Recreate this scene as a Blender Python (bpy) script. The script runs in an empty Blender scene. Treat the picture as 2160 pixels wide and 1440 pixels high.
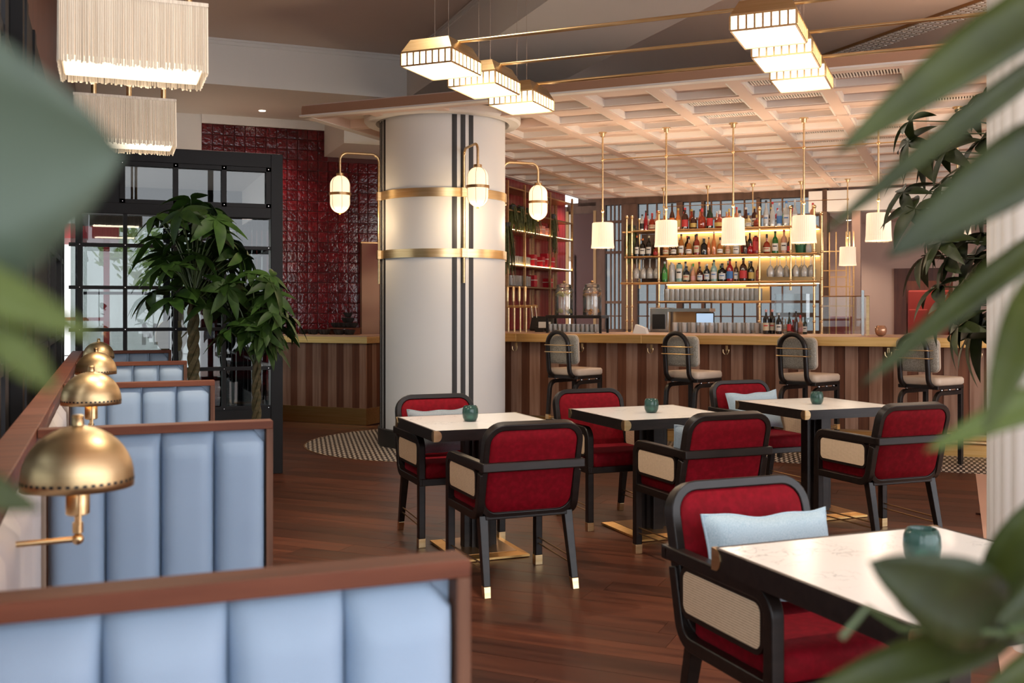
import bpy, math, random
from mathutils import Vector, Matrix
random.seed(7)
S = bpy.context.scene
COL = S.collection
PI = math.pi
TH = math.radians(21.6); SN, CS = math.sin(TH), math.cos(TH)
FPX, HZ, EYE = 2160.0, 652.0, 1.40          # focal length in px, horizon row, eye height
R2 = math.sqrt(2)

# ------------------------------------------------------------------ camera
cam = bpy.data.cameras.new('camera'); cam_o = bpy.data.objects.new('camera', cam); COL.objects.link(cam_o)
cam_o.location = (0, 0, EYE); cam_o.rotation_euler = (PI / 2, 0, -TH)
cam.lens = 36; cam.sensor_width = 36; cam.shift_y = -68 / 2160
cam.clip_start = 0.05; cam.clip_end = 200
cam.dof.use_dof = True; cam.dof.focus_distance = 7.5; cam.dof.aperture_fstop = 4.8
S.camera = cam_o
# ------------------------------------------------------------------ world, exposure
W = bpy.data.worlds.new('world'); S.world = W; W.use_nodes = True
bg = W.node_tree.nodes['Background']; bg.inputs[0].default_value = (0.90, 0.94, 1.0, 1); bg.inputs[1].default_value = 2.3
S.view_settings.view_transform = 'Standard'; S.view_settings.look = 'None'
S.view_settings.gamma = 1; S.view_settings.use_curve_mapping = False
S.view_settings.exposure = 1.08
S.cycles.max_bounces = 6; S.cycles.diffuse_bounces = 3; S.cycles.glossy_bounces = 3; S.cycles.use_adaptive_sampling = True; S.cycles.adaptive_threshold = .04; S.cycles.transparent_max_bounces = 48
S.cycles.caustics_reflective = False; S.cycles.caustics_refractive = False
S.cycles.sample_clamp_indirect = 6

# ------------------------------------------------------------------ measuring helpers
def ray(px):
    t = (px - 1080) / FPX
    return SN + t * CS, CS - t * SN
def z_at(py, d): return EYE - (py - HZ) * d / FPX
def at_d(px, py, d):
    x, y = ray(px); return Vector((x * d, y * d, z_at(py, d)))
def at_z(px, py, z):
    return at_d(px, py, (EYE - z) * FPX / (py - HZ))
def v_of(px, v):                 # bar-frame u and depth of column px on the plane v
    x, y = ray(px); d = v * R2 / (x + y); return (x - y) * d / R2, d
def u_of(px, u):                 # v and depth of column px on the plane u
    x, y = ray(px); d = u * R2 / (x - y); return (x + y) * d / R2, d
def UV(u, v, z=0.0): return Vector(((u + v) / R2, (v - u) / R2, z))
BAR = -PI / 4

# ------------------------------------------------------------------ mesh builder
class MB:
    def __init__(s): s.v = []; s.f = []
    def add(s, vs, fs):
        n = len(s.v); s.v += [tuple(v) for v in vs]; s.f += [tuple(i + n for i in f) for f in fs]; return s
    def box(s, a, b):
        x0, y0, z0 = a; x1, y1, z1 = b
        return s.add([(x0, y0, z0), (x1, y0, z0), (x1, y1, z0), (x0, y1, z0), (x0, y0, z1), (x1, y0, z1), (x1, y1, z1), (x0, y1, z1)],
                     [(3, 2, 1, 0), (4, 5, 6, 7), (0, 1, 5, 4), (1, 2, 6, 5), (2, 3, 7, 6), (3, 0, 4, 7)])
    def cbox(s, c, w, d, h): return s.box((c[0] - w / 2, c[1] - d / 2, c[2] - h / 2), (c[0] + w / 2, c[1] + d / 2, c[2] + h / 2))
    def rings(s, rings, closed_ring=True, cap0=True, cap1=True, loop=False):
        n = len(rings[0]); vs = [p for r in rings for p in r]; fs = []
        m = len(rings)
        for i in range(m if loop else m - 1):
            a, b = i * n, ((i + 1) % m) * n
            for j in range(n if closed_ring else n - 1):
                k = (j + 1) % n; fs.append((a + j, a + k, b + k, b + j))
        if not loop:
            if cap0: fs.append(tuple(reversed(range(n))))
            if cap1: fs.append(tuple(range((m - 1) * n, m * n)))
        return s.add(vs, fs)
    def tube(s, pts, r, n=8, loop=False):
        pts = [Vector(p) for p in pts]; m = len(pts); rr = r if isinstance(r, (list, tuple)) else [r] * m
        rings = []; ref = None
        for i, p in enumerate(pts):
            if loop: t = pts[(i + 1) % m] - pts[i - 1]
            else: t = pts[min(i + 1, m - 1)] - pts[max(i - 1, 0)]
            t.normalize()
            if ref is None:
                ref = Vector((0, 0, 1)) if abs(t.z) < .9 else Vector((1, 0, 0))
            a = t.cross(ref)
            if a.length < 1e-4: a = t.cross(Vector((.3, 1, .2)))
            a.normalize(); b = a.cross(t); ref = b
            rings.append([p + (a * math.cos(q) + b * math.sin(q)) * rr[i] for q in [2 * PI * k / n for k in range(n)]])
        return s.rings(rings, loop=loop)
    def sweep(s, pts, nrm, hn, ht, loop=False):       # rectangular section along a planar path
        pts = [Vector(p) for p in pts]; nrm = Vector(nrm).normalized(); m = len(pts); rings = []
        for i, p in enumerate(pts):
            if loop: t0 = (p - pts[i - 1]).normalized(); t1 = (pts[(i + 1) % m] - p).normalized()
            else:
                t0 = (p - pts[i - 1]).normalized() if i else None; t1 = (pts[i + 1] - p).normalized() if i < m - 1 else None
                t0 = t0 or t1; t1 = t1 or t0
            t = (t0 + t1).normalized(); k = 1 / max(.5, t.dot(t1))
            b = nrm.cross(t).normalized() * ht * k; a = nrm * hn
            rings.append([p + a + b, p - a + b, p - a - b, p + a - b])
        return s.rings(rings, loop=loop)
    def lathe(s, prof, n=16, c=(0, 0, 0), cap0=True, cap1=True):
        rings = [[(c[0] + r * math.cos(2 * PI * k / n), c[1] + r * math.sin(2 * PI * k / n), c[2] + z) for k in range(n)] for r, z in prof]
        return s.rings(rings, cap0=cap0, cap1=cap1)
    def prism(s, poly, z0, z1, M=None):
        n = len(poly); vs = [Vector((x, y, z0)) for x, y in poly] + [Vector((x, y, z1)) for x, y in poly]
        if M: vs = [M @ v for v in vs]
        return s.add(vs, [tuple(reversed(range(n))), tuple(range(n, 2 * n))] + [(i, (i + 1) % n, n + (i + 1) % n, n + i) for i in range(n)])
    def ball(s, c, r, n=8, m=6):
        return s.lathe([(max(1e-4, r * math.sin(PI * i / m)), -r * math.cos(PI * i / m)) for i in range(m + 1)], n, c)
    def xf(s, M):
        s.v = [tuple(M @ Vector(v)) for v in s.v]; return s
    def mesh(s, name, mat, smooth=True, ang=40):
        me = bpy.data.meshes.new(name); me.from_pydata(s.v, [], s.f); me.update()
        me.materials.append(mat)
        if smooth:
            me.shade_smooth(); me.set_sharp_from_angle(angle=math.radians(ang))
        return me
    def build(s, name, mat, parent=None, smooth=True, bevel=0, ang=40, seg=2):
        o = bpy.data.objects.new(name, s.mesh(name, mat, smooth, ang)); COL.objects.link(o)
        if parent: o.parent = parent
        if bevel:
            b = o.modifiers.new('bevel', 'BEVEL'); b.width = bevel; b.segments = seg; b.limit_method = 'ANGLE'; b.angle_limit = math.radians(35)
        return o
def inst(name, me, parent=None, M=None):
    o = bpy.data.objects.new(name, me); COL.objects.link(o)
    if parent: o.parent = parent
    if M is not None: o.matrix_local = M
    return o
def empty(name, loc=(0, 0, 0), rz=0):
    o = bpy.data.objects.new(name, None); COL.objects.link(o); o.location = loc; o.rotation_euler = (0, 0, rz); o.empty_display_size = .1
    return o
def tag(o, label=None, cat=None, group=None, kind=None):
    if label: o['label'] = label
    if cat: o['category'] = cat
    if group: o['group'] = group
    if kind: o['kind'] = kind
    return o
def struct(o, label=None):
    o['kind'] = 'structure'
    if label: o['label'] = label
    return o
def copy_tree(o, parent=None):
    c = o.copy(); COL.objects.link(c); c.parent = parent
    for ch in list(o.children): copy_tree(ch, c)
    return c
def fillet(pts, r, n=5, loop=False):
    pts = [Vector(p) for p in pts]; m = len(pts); out = []
    for i, p in enumerate(pts):
        if not loop and i in (0, m - 1): out.append(p); continue
        a = pts[i - 1] - p; b = pts[(i + 1) % m] - p; al, bl = a.length, b.length; a.normalize(); b.normalize()
        ang = a.angle(b); rr = r[i] if isinstance(r, (list, tuple)) else r
        if rr <= 0 or ang > PI - .02: out.append(p); continue
        tl = min(rr / math.tan(ang / 2), al * .49, bl * .49); rad = tl * math.tan(ang / 2)
        bis = (a + b).normalized(); c = p + bis * (rad / math.sin(ang / 2))
        s0 = p + a * tl - c; s1 = p + b * tl - c; tot = s0.angle(s1); ax = s0.cross(s1)
        if ax.length < 1e-9: out.append(p); continue
        ax.normalize()
        for k in range(n + 1): out.append(c + Matrix.Rotation(tot * k / n, 3, ax) @ s0)
    return out
def rrect(w, h, r, n=5):            # rounded rectangle outline, centred
    pts = []
    for cx, cy, a0 in ((w / 2 - r, h / 2 - r, 0), (-w / 2 + r, h / 2 - r, 90), (-w / 2 + r, -h / 2 + r, 180), (w / 2 - r, -h / 2 + r, 270)):
        for k in range(n + 1):
            a = math.radians(a0 + 90 * k / n); pts.append((cx + r * math.cos(a), cy + r * math.sin(a)))
    return pts
def pad(w, h, t, r, puff=.5, n=5):  # upholstered pad: outline in xy, thickness in z, soft edge
    mb = MB(); rings = []
    for k, (ins, z) in enumerate(((.16, -t / 2), (.03, -t * .46), (0, -t * .25), (0, t * .25), (.03, t * .46), (.16, t / 2))):
        i = ins * min(w, h); rings.append([(x, y, z) for x, y in rrect(w - 2 * i, h - 2 * i, max(.004, r - i * .6), n)])
    return mb.rings(rings)

# ------------------------------------------------------------------ materials
def new_mat(name):
    m = bpy.data.materials.new(name); m.use_nodes = True; nt = m.node_tree
    return m, nt, nt.nodes, nt.links, nt.nodes['Principled BSDF']
def P(name, c, rough=.5, metal=0.0, **kw):
    m, nt, N, L, b = new_mat(name)
    b.inputs['Base Color'].default_value = (*c, 1); b.inputs['Roughness'].default_value = rough; b.inputs['Metallic'].default_value = metal
    for k, v in kw.items():
        key = k.replace('_', ' ')
        b.inputs[key].default_value = (*v, 1) if isinstance(v, tuple) else v
    return m
def coords(N, L, scale, rnd=True, kind='Object'):
    tc = N.new('ShaderNodeTexCoord'); mp = N.new('ShaderNodeMapping'); mp.inputs['Scale'].default_value = scale
    if rnd:
        oi = N.new('ShaderNodeObjectInfo'); ml = N.new('ShaderNodeMath'); ml.operation = 'MULTIPLY'; ml.inputs[1].default_value = 37.0
        L.new(oi.outputs['Random'], ml.inputs[0]); va = N.new('ShaderNodeVectorMath'); va.operation = 'ADD'
        L.new(tc.outputs[kind], va.inputs[0]); L.new(ml.outputs[0], va.inputs[1]); L.new(va.outputs[0], mp.inputs['Vector'])
    else: L.new(tc.outputs[kind], mp.inputs['Vector'])
    return mp.outputs[0]
def noisy(name, c1, c2, scale=(5, 5, 5), rough=.5, metal=0, detail=5, lo=.35, hi=.65, bump=0, vary=0, r2=None, **kw):
    m = P(name, c1, rough, metal, **kw); nt = m.node_tree; N, L = nt.nodes, nt.links; b = N['Principled BSDF']
    co = coords(N, L, scale); nz = N.new('ShaderNodeTexNoise'); nz.inputs['Scale'].default_value = 1; nz.inputs['Detail'].default_value = detail
    L.new(co, nz.inputs['Vector']); cr = N.new('ShaderNodeValToRGB')
    cr.color_ramp.elements[0].position = lo; cr.color_ramp.elements[1].position = hi
    cr.color_ramp.elements[0].color = (*c1, 1); cr.color_ramp.elements[1].color = (*c2, 1)
    L.new(nz.outputs['Fac'], cr.inputs[0]); out = cr.outputs[0]
    if vary:
        oi = N.new('ShaderNodeObjectInfo'); mr = N.new('ShaderNodeMapRange'); mr.inputs[3].default_value = 1 - vary; mr.inputs[4].default_value = 1 + vary
        L.new(oi.outputs['Random'], mr.inputs[0]); hs = N.new('ShaderNodeHueSaturation'); L.new(mr.outputs[0], hs.inputs['Value']); L.new(out, hs.inputs['Color']); out = hs.outputs[0]
    L.new(out, b.inputs['Base Color'])
    if r2 is not None:
        mr = N.new('ShaderNodeMapRange'); mr.inputs[3].default_value = rough; mr.inputs[4].default_value = r2; L.new(nz.outputs['Fac'], mr.inputs[0]); L.new(mr.outputs[0], b.inputs['Roughness'])
    if bump:
        bp = N.new('ShaderNodeBump'); bp.inputs['Strength'].default_value = bump; bp.inputs['Distance'].default_value = .01
        L.new(nz.outputs['Fac'], bp.inputs['Height']); L.new(bp.outputs[0], b.inputs['Normal'])
    return m
def emit(name, c, strength):
    return P(name, tuple(min(1, x) for x in c), .6, Emission_Color=c, Emission_Strength=strength)
def glass(name, tint, gloss=.08, rough=.0, milk=0):
    m = bpy.data.materials.new(name); m.use_nodes = True; nt = m.node_tree; N, L = nt.nodes, nt.links; N.clear()
    o = N.new('ShaderNodeOutputMaterial'); t = N.new('ShaderNodeBsdfTransparent'); t.inputs[0].default_value = (*tint, 1)
    g = N.new('ShaderNodeBsdfGlossy'); g.inputs['Roughness'].default_value = rough
    fr = N.new('ShaderNodeFresnel'); fr.inputs[0].default_value = 1.5; mx = N.new('ShaderNodeMixShader')
    mm = N.new('ShaderNodeMath'); mm.operation = 'MAXIMUM'; mm.inputs[1].default_value = gloss
    L.new(fr.outputs[0], mm.inputs[0]); L.new(mm.outputs[0], mx.inputs[0]); L.new(t.outputs[0], mx.inputs[1]); L.new(g.outputs[0], mx.inputs[2]); 
    if milk:
        df = N.new('ShaderNodeBsdfDiffuse'); df.inputs[0].default_value = (.9, .88, .84, 1); m2 = N.new('ShaderNodeMixShader'); m2.inputs[0].default_value = milk
        L.new(mx.outputs[0], m2.inputs[1]); L.new(df.outputs[0], m2.inputs[2]); L.new(m2.outputs[0], o.inputs[0])
    else: L.new(mx.outputs[0], o.inputs[0])
    return m
def checker_like(name, c1, c2, sx, sy, gap, rough=.5, bump=.3):   # small mosaic: light pieces in a dark joint
    m = P(name, c1, rough); nt = m.node_tree; N, L = nt.nodes, nt.links; b = N['Principled BSDF']
    co = coords(N, L, (1, 1, 1), rnd=False); br = N.new('ShaderNodeTexBrick'); br.offset = .5
    br.inputs['Scale'].default_value = 1; br.inputs['Brick Width'].default_value = sx; br.inputs['Row Height'].default_value = sy
    br.inputs['Mortar Size'].default_value = gap; br.inputs['Color1'].default_value = (*c1, 1); br.inputs['Color2'].default_value = (*[x * .9 for x in c1], 1)
    br.inputs['Mortar'].default_value = (*c2, 1); L.new(co, br.inputs['Vector']); L.new(br.outputs['Color'], b.inputs['Base Color'])
    return m

M = {}
M['plank'] = noisy('floor_wood', (.040, .0095, .004), (.105, .029, .012), (1.4, 18, 18), .34, lo=.3, hi=.72, vary=.35, r2=.5, Specular_IOR_Level=.35)
M['walnut'] = noisy('walnut', (.105, .028, .012), (.18, .055, .026), (3, 30, 30), .55, Specular_IOR_Level=.25, lo=.3, hi=.7, vary=.08)
M['walnut_end'] = noisy('walnut_edge', (.085, .034, .018), (.17, .078, .045), (40, 3, 3), .55, Specular_IOR_Level=.25, lo=.3, hi=.7)
M['bar_light'] = noisy('bar_board_light', (.27, .135, .082), (.40, .225, .15), (30, 30, 1.5), .6, vary=.15, Specular_IOR_Level=.3)
M['bar_dark'] = noisy('bar_board_dark', (.115, .038, .017), (.175, .062, .029), (30, 30, 1.5), .6, vary=.18, Specular_IOR_Level=.3)
M['black_wood'] = noisy('dark_stained_wood', (.008, .005, .004), (.016, .010, .008), (8, 40, 40), .36, Specular_IOR_Level=.36)
M['black_steel'] = P('black_steel', (.010, .009, .0095), .5, Specular_IOR_Level=.22)
M['velvet'] = noisy('red_velvet', (.155, .0008, .005), (.245, .0018, .011), (38, 38, 38), .75, lo=.4, hi=.8, detail=8, Specular_IOR_Level=.15, Sheen_Weight=.22, Sheen_Roughness=.35, Sheen_Tint=(1.0, .08, .12))
M['leather'] = noisy('pale_blue_leather', (.26, .35, .47), (.29, .385, .51), (3, 3, 3), .5, Specular_IOR_Level=.35)
M['leather_lamplit'] = P('lamplit_leather', (.50, .45, .44), .5)  # booth leather with the lamps' warm glow put into its colour
M['brass'] = noisy('brushed_brass', (.74, .43, .14), (.84, .53, .21), (2, 60, 60), .34, 1.0, r2=.42)
M['brass_lamp'] = noisy('satin_lamp_brass', (.60, .42, .22), (.70, .51, .29), (3, 3, 40), .36, 1.0, r2=.44)
M['brass_sat'] = noisy('satin_brass', (.70, .47, .23), (.80, .58, .32), (3, 3, 60), .30, 1.0)
M['brass_dim'] = P('bronze_brass', (.42, .25, .12), .35, 1.0)
M['steel'] = P('polished_steel', (.75, .74, .72), .18, 1.0)
M['marble'] = None
M['plaster'] = P('white_plaster', (.88, .85, .80), .75)
M['ceil'] = P('taupe_ceiling_paint', (.80, .66, .57), .8)
M['coffer'] = P('blush_coffer_paint', (.80, .60, .50), .6)
M['coffer_white'] = P('cream_coffer_moulding', (.90, .84, .78), .5)
M['fascia'] = P('copper_fascia', (.55, .33, .22), .42, .5)
M['column'] = P('ivory_column_panel', (.84, .82, .79), .5)
M['column_dark'] = P('charcoal_strip', (.028, .024, .022), .5)
M['flute'] = P('white_fluted_panel', (.80, .77, .75), .45)
M['redtile'] = noisy('glazed_red_tile', (.07, .004, .007), (.14, .008, .012), (26, 26, 26), .10, lo=.35, hi=.65, detail=3, bump=.5, vary=.28)
M['grout'] = P('dark_grout', (.10, .03, .03), .8)
M['shade'] = emit('cream_fringe_shade', (1.0, .80, .60), .13)
M['shade_bar'] = emit('cream_pleated_shade', (1.0, .80, .57), .25)
M['fringe'] = noisy('cream_fringe_ends', (.62, .53, .42), (.82, .74, .62), (120, 120, .5), .8, Emission_Color=(1.0, .80, .60), Emission_Strength=.05)
M['diffuser'] = emit('lit_diffuser', (1.0, .92, .78), 1.5)
M['diffuser_soft'] = emit('lit_shade_diffuser', (1.0, .86, .64), .75)
M['globe'] = emit('opal_glass', (1.0, .80, .52), .50)
M['bulb'] = emit('lit_bulb', (1.0, .75, .42), 9)
M['led'] = emit('led_strip', (1.0, .70, .34), 4.2)
M['downlight'] = emit('lit_downlight', (1.0, .85, .65), 9)
M['white_gloss'] = P('white_enamel', (.8, .78, .74), .3)
M['fabric'] = noisy('pale_denim', (.30, .42, .50), (.46, .56, .62), (420, 70, 420), .85, detail=2)
M['fabric_dk'] = noisy('slate_denim', (.20, .23, .26), (.32, .35, .38), (420, 70, 420), .85, detail=2)
M['beige'] = noisy('beige_leather', (.58, .45, .34), (.66, .52, .40), (6, 6, 6), .5)
M['tweed'] = noisy('grey_tweed', (.24, .22, .18), (.46, .42, .35), (120, 120, 120), .9, detail=2)
M['glass'] = glass('clear_glass', (.93, .95, .95), .07)
M['pane'] = glass('window_glass', (.46, .49, .49), .05)
M['pane_far'] = glass('far_window_glass', (.26, .27, .27), .04)
M['barglass'] = glass('bar_glass', (.97, .97, .96), .10, milk=.24)
M['jarglass'] = glass('jar_glass', (.95, .95, .93), .10, milk=.06)
M['greenglass'] = P('green_tea_light_glass', (.05, .12, .10), .16, Transmission_Weight=.4, IOR=1.45)
M['candle_glow'] = emit('tea_light_glow', (.25, .9, .6), 1.2)
M['amberglass'] = P('pink_gold_glass', (.55, .28, .16), .12, .5)
M['leaf'] = noisy('pachira_leaf', (.012, .034, .005), (.030, .066, .010), (14, 14, 14), .5, vary=.4, Specular_IOR_Level=.22)
M['leaf_near'] = noisy('near_leaf', (.016, .023, .0015), (.030, .040, .0035), (20, 20, 20), .5, vary=.15, Specular_IOR_Level=.3)
M['leaf_dull'] = P('dull_green_leaf', (.042, .062, .040), .45, Specular_IOR_Level=.35)
M['leaf_pale'] = P('young_leaf', (.055, .078, .011), .55, Specular_IOR_Level=.3)
M['leaf_dark'] = noisy('dark_leaf', (.016, .026, .006), (.036, .048, .012), (14, 14, 14), .45, vary=.3, Specular_IOR_Level=.35)
M['fern'] = noisy('trailing_greenery', (.05, .06, .016), (.13, .14, .04), (30, 30, 30), .6)
M['stem'] = P('green_stem', (.06, .09, .03), .5)
M['trunk'] = noisy('braided_trunk_bark', (.045, .040, .014), (.10, .075, .032), (18, 18, 40), .8, bump=.5)
M['soil'] = P('dark_soil', (.03, .02, .015), .95)
M['pot'] = P('charcoal_pot', (.05, .05, .05), .6)
M['pinkwall'] = P('blush_wall', (.58, .38, .30), .8)
M['pinkstone'] = P('blush_stone', (.52, .30, .22), .4)
M['brownpanel'] = noisy('mahogany_panel', (.075, .020, .012), (.12, .035, .020), (20, 20, 2), .45)
M['redsofa'] = P('red_sofa', (.33, .03, .02), .75)
M['rosesofa'] = P('rose_velvet', (.34, .08, .07), .75)
M['timber'] = noisy('window_timber', (.13, .07, .045), (.19, .105, .07), (10, 10, 2), .5)
M['amberback'] = P('golden_back_panel', (.86, .58, .27), .5)
M['mirror'] = P('smoked_mirror', (.62, .58, .52), .03, 1.0)
M['mosaic'] = checker_like('mosaic_floor', (.66, .56, .46), (.03, .02, .016), .046, .13, .013, .45)
M['redtile_small'] = checker_like('small_red_tiles', (.22, .016, .02), (.4, .1, .09), .13, .13, .004, .12)
M['paving'] = noisy('street_paving', (.42, .41, .39), (.52, .50, .48), (2, 2, 2), .9)
M['render'] = P('pale_facade', (.75, .73, .70), .8)
M['redpost'] = P('red_painted_steel', (.45, .02, .03), .5)
M['bark'] = P('street_tree_bark', (.13, .09, .06), .9)
M['treeleaf'] = noisy('street_tree_leaf', (.16, .26, .05), (.34, .42, .12), (3, 3, 3), .7)
M['black'] = P('black_plastic', (.012, .012, .013), .35)
M['paper'] = P('white_paper', (.78, .74, .69), .8)
M['screen'] = emit('lit_screen', (.30, .42, .58), .5)
M['bowl_dark'] = P('black_clay', (.015, .013, .012), .7)
M['redbox'] = P('red_card', (.50, .012, .03), .5)
M['pinkbox'] = P('pink_card', (.75, .30, .24), .6)
M['copper'] = noisy('aged_copper', (.10, .018, .012), (.30, .16, .095), (.6, .6, 1.3), .45, .6, detail=2)
def mk_marble():
    m = P('white_marble', (.86, .83, .80), .19); nt = m.node_tree; N, L = nt.nodes, nt.links; b = N['Principled BSDF']
    co = coords(N, L, (1, 1, 1)); n1 = N.new('ShaderNodeTexNoise'); n1.inputs['Scale'].default_value = 9; n1.inputs['Detail'].default_value = 9; n1.inputs['Distortion'].default_value = 2.2
    L.new(co, n1.inputs['Vector']); cr = N.new('ShaderNodeValToRGB'); e = cr.color_ramp.elements
    e[0].position = .475; e[0].color = (.86, .83, .80, 1); e[1].position = .525; e[1].color = (.86, .83, .80, 1)
    k = e.new(.5); k.color = (.42, .41, .42, 1)
    n2 = N.new('ShaderNodeTexNoise'); n2.inputs['Scale'].default_value = 5; L.new(co, n2.inputs['Vector'])
    c2 = N.new('ShaderNodeValToRGB'); c2.color_ramp.elements[0].position = .5; c2.color_ramp.elements[1].position = .68; L.new(n2.outputs['Fac'], c2.inputs[0])
    mx = N.new('ShaderNodeMix'); mx.data_type = 'RGBA'; mx.inputs['A'].default_value = (.86, .83, .80, 1); L.new(cr.outputs[0], mx.inputs['B']); L.new(c2.outputs[0], mx.inputs['Factor'])
    L.new(n1.outputs['Fac'], cr.inputs[0]); L.new(mx.outputs['Result'], b.inputs['Base Color']); return m
M['marble'] = mk_marble()
def mk_cane():
    m = P('woven_cane', (.55, .38, .24), .6); nt = m.node_tree; N, L = nt.nodes, nt.links; b = N['Principled BSDF']
    co = coords(N, L, (1, 1, 1), rnd=False); sx = N.new('ShaderNodeSeparateXYZ'); L.new(co, sx.inputs[0]); hs = []
    for ax in (1, 2):
        q = N.new('ShaderNodeMath'); q.operation = 'MULTIPLY'; q.inputs[1].default_value = 2 * PI / .0075; L.new(sx.outputs[ax], q.inputs[0])
        s_ = N.new('ShaderNodeMath'); s_.operation = 'SINE'; L.new(q.outputs[0], s_.inputs[0]); hs.append(s_)
    mx = N.new('ShaderNodeMath'); mx.operation = 'MAXIMUM'; L.new(hs[0].outputs[0], mx.inputs[0]); L.new(hs[1].outputs[0], mx.inputs[1])
    nz = N.new('ShaderNodeTexNoise'); nz.inputs['Scale'].default_value = 60; L.new(co, nz.inputs['Vector'])
    ad = N.new('ShaderNodeMath'); ad.operation = 'MULTIPLY_ADD'; ad.inputs[1].default_value = .9; L.new(nz.outputs['Fac'], ad.inputs[0]); L.new(mx.outputs[0], ad.inputs[2])
    cr = N.new('ShaderNodeValToRGB'); cr.color_ramp.elements[0].position = .1; cr.color_ramp.elements[0].color = (.34, .19, .10, 1)
    cr.color_ramp.elements[1].position = .95; cr.color_ramp.elements[1].color = (.82, .62, .42, 1); L.new(ad.outputs[0], cr.inputs[0]); L.new(cr.outputs[0], b.inputs['Base Color'])
    return m
M['cane'] = mk_cane()
for k_ in ('fringe', 'shade', 'shade_bar', 'screen', 'candle_glow', 'bulb', 'downlight'): M[k_].cycles.emission_sampling = 'NONE'

# ================================================================== THE SETTING
GL = M['black_steel']
# ---- floor: base slab, boards along the bar direction, mosaic, blush stone
fl = struct(MB().box((-.6, -3.2, -.12), (17.4, 20, -.014)).build('floor', M['plank'], smooth=False), 'dark red-brown timber board floor')
boards = {}
def plank(u0, u1, v):
    L = round(u1 - u0, 2)
    if L < .12: return
    if L not in boards: boards[L] = MB().box((.0008, .0008, -.013), (L - .0008, .1792, 0)).mesh('plank', M['plank'], smooth=False)
    o = inst('plank', boards[L], fl); o.location = UV(u0, v); o.rotation_euler = (0, 0, BAR)
rr = random.Random(3)
v = .72
while v < 10.6:
    lo = max(.28 - v, -8.2) if v < 8.6 else -8.2
    hi = .16 if v < 9.56 else -4.9
    if v < 1.6: lo, hi = -.9, .16
    u = lo - rr.uniform(0, 1.4)
    while u < hi:
        e = u + 1.9
        a, b = max(u, lo), min(e, hi)
        cx = UV((a + b) / 2, v)
        if b - a > .1 and not (cx.x < -.1): plank(round(a, 2), round(b, 2), v)
        u = e
    v += .18
struct(MB().box((.16, -4, -.05), (9, 9.58, .0)).build('floor_stone', M['pinkstone'], smooth=False), 'blush stone floor beside the boards').matrix_world = Matrix.Rotation(BAR, 4, 'Z')
struct(MB().box((-5.3, 9.58, -.05), (9, 10.9, .002)).build('floor_mosaic', M['mosaic'], smooth=False), 'small mosaic floor strip along the bar').matrix_world = Matrix.Rotation(BAR, 4, 'Z')
CC = Vector((3.288, 10.282, 0)); CR = .656
struct(MB().lathe([(1.42, -.03), (1.42, .003)], 72, CC).build('floor_mosaic_round', M['mosaic'], smooth=False), 'round mosaic floor inlay around the big column')
for sgn in (0,):
    struct(MB().lathe([(1.435, -.03), (1.435, .0025), (1.42, .0028)], 72, CC, cap1=False).build('trim_1', M['brass_dim']), 'thin edge of the round mosaic inlay')

# ---- ceilings and beams
ZC, ZS = 4.36, 3.85
def slab(name, a, b, m, label=None): return struct(MB().box(a, b).build(name, m, smooth=False), label)
slab('ceiling', (-.6, -3.2, ZC), (17.4, 20, ZC + .15), M['ceil'], 'taupe upper ceiling')
slab('ceiling_beam_cross', (-.6, 11.56, ZS), (3.257, 13.4, ZC), M['plaster'], 'white downstand along the tiled wall')
slab('ceiling_beam_long', (3.257, -3.2, ZS), (4.54, 20, ZC), M['plaster'], 'wide white downstand beam running towards the bar')
slab('ceiling_beam_low', (2.656, 12.2, 3.40), (4.4, 13.4, ZS), M['plaster'], 'low white boxed beam behind the column')
for k, (x, dz) in enumerate(((3.245, 4.29), (3.24, 4.33))):
    slab('trim_2', (x, -3.2, dz), (3.257, 11.56, dz + .012), M['plaster'])
for k, dz in enumerate((4.29, 4.33)):
    slab('trim_3', (-.6, 11.545, dz), (3.245, 11.56, dz + .012), M['plaster'])
slab('ceiling_soffit_left', (-.6, -3.2, 3.9), (-.25, 11.56, ZC), M['ceil'], 'taupe bulkhead above the street windows')
# ceiling slot diffuser on the upper ceiling
vt = empty('ceiling_vent', (7.9, 9.2, ZC - .03)); tag(vt, 'long slotted air diffuser on the upper ceiling beyond the lantern lights', 'vent')
MB().box((-.17, -3, 0), (.17, 3, .03)).build('backing', M['brass_dim'], vt)
sl = MB()
for q in range(5):
    for k in range(60): sl.box((-.15 + q * .065, -2.97 + k * .1, -.008), (-.11 + q * .065, -2.90 + k * .1, 0))
tag(sl.build('slot', M['coffer_white'], vt, smooth=False), kind='stuff')

# ---- walls
slab('wall_back', (-.6, 13.4, 2.72), (1.11, 13.6, ZC), M['plaster'], 'white wall above the entrance lobby')
tw = slab('wall_tiled', (1.11, 13.42, 0), (4.4, 13.6, 3.85), M['grout'], 'deep red glazed tile wall behind the service counter')
slab('wall_header', (1.11, 13.38, 3.74), (2.656, 13.42, 3.85), M['plaster'])
TS = .133
tile = pad(TS - .006, TS - .006, .02, .006, n=2).xf(Matrix.Rotation(PI / 2, 4, 'X')).mesh('tile', M['redtile'])
extra = MB(); ntile = 0
for i in range(24):
    for j in range(28):
        x = 1.11 + TS * (i + .5); z = 3.74 - TS * (j + .5)
        if z < .06 or x > 4.35: continue
        if z > 3.40 and x > 2.72: continue
        vis = (z > 2.62 or x > 1.98) and z > 1.08 and x < 3.35
        if vis and ntile < 300:
            o = inst('tile', tile, tw); o.location = (x, 13.412, z); ntile += 1
            o.rotation_euler = (random.uniform(-.012, .012), 0, random.uniform(-.012, .012))
        else: extra.box((x - .06, 13.40, z - .06), (x + .06, 13.42, z + .06))
tag(extra.build('tile_field', M['redtile'], tw, smooth=False), kind='stuff')
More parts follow.
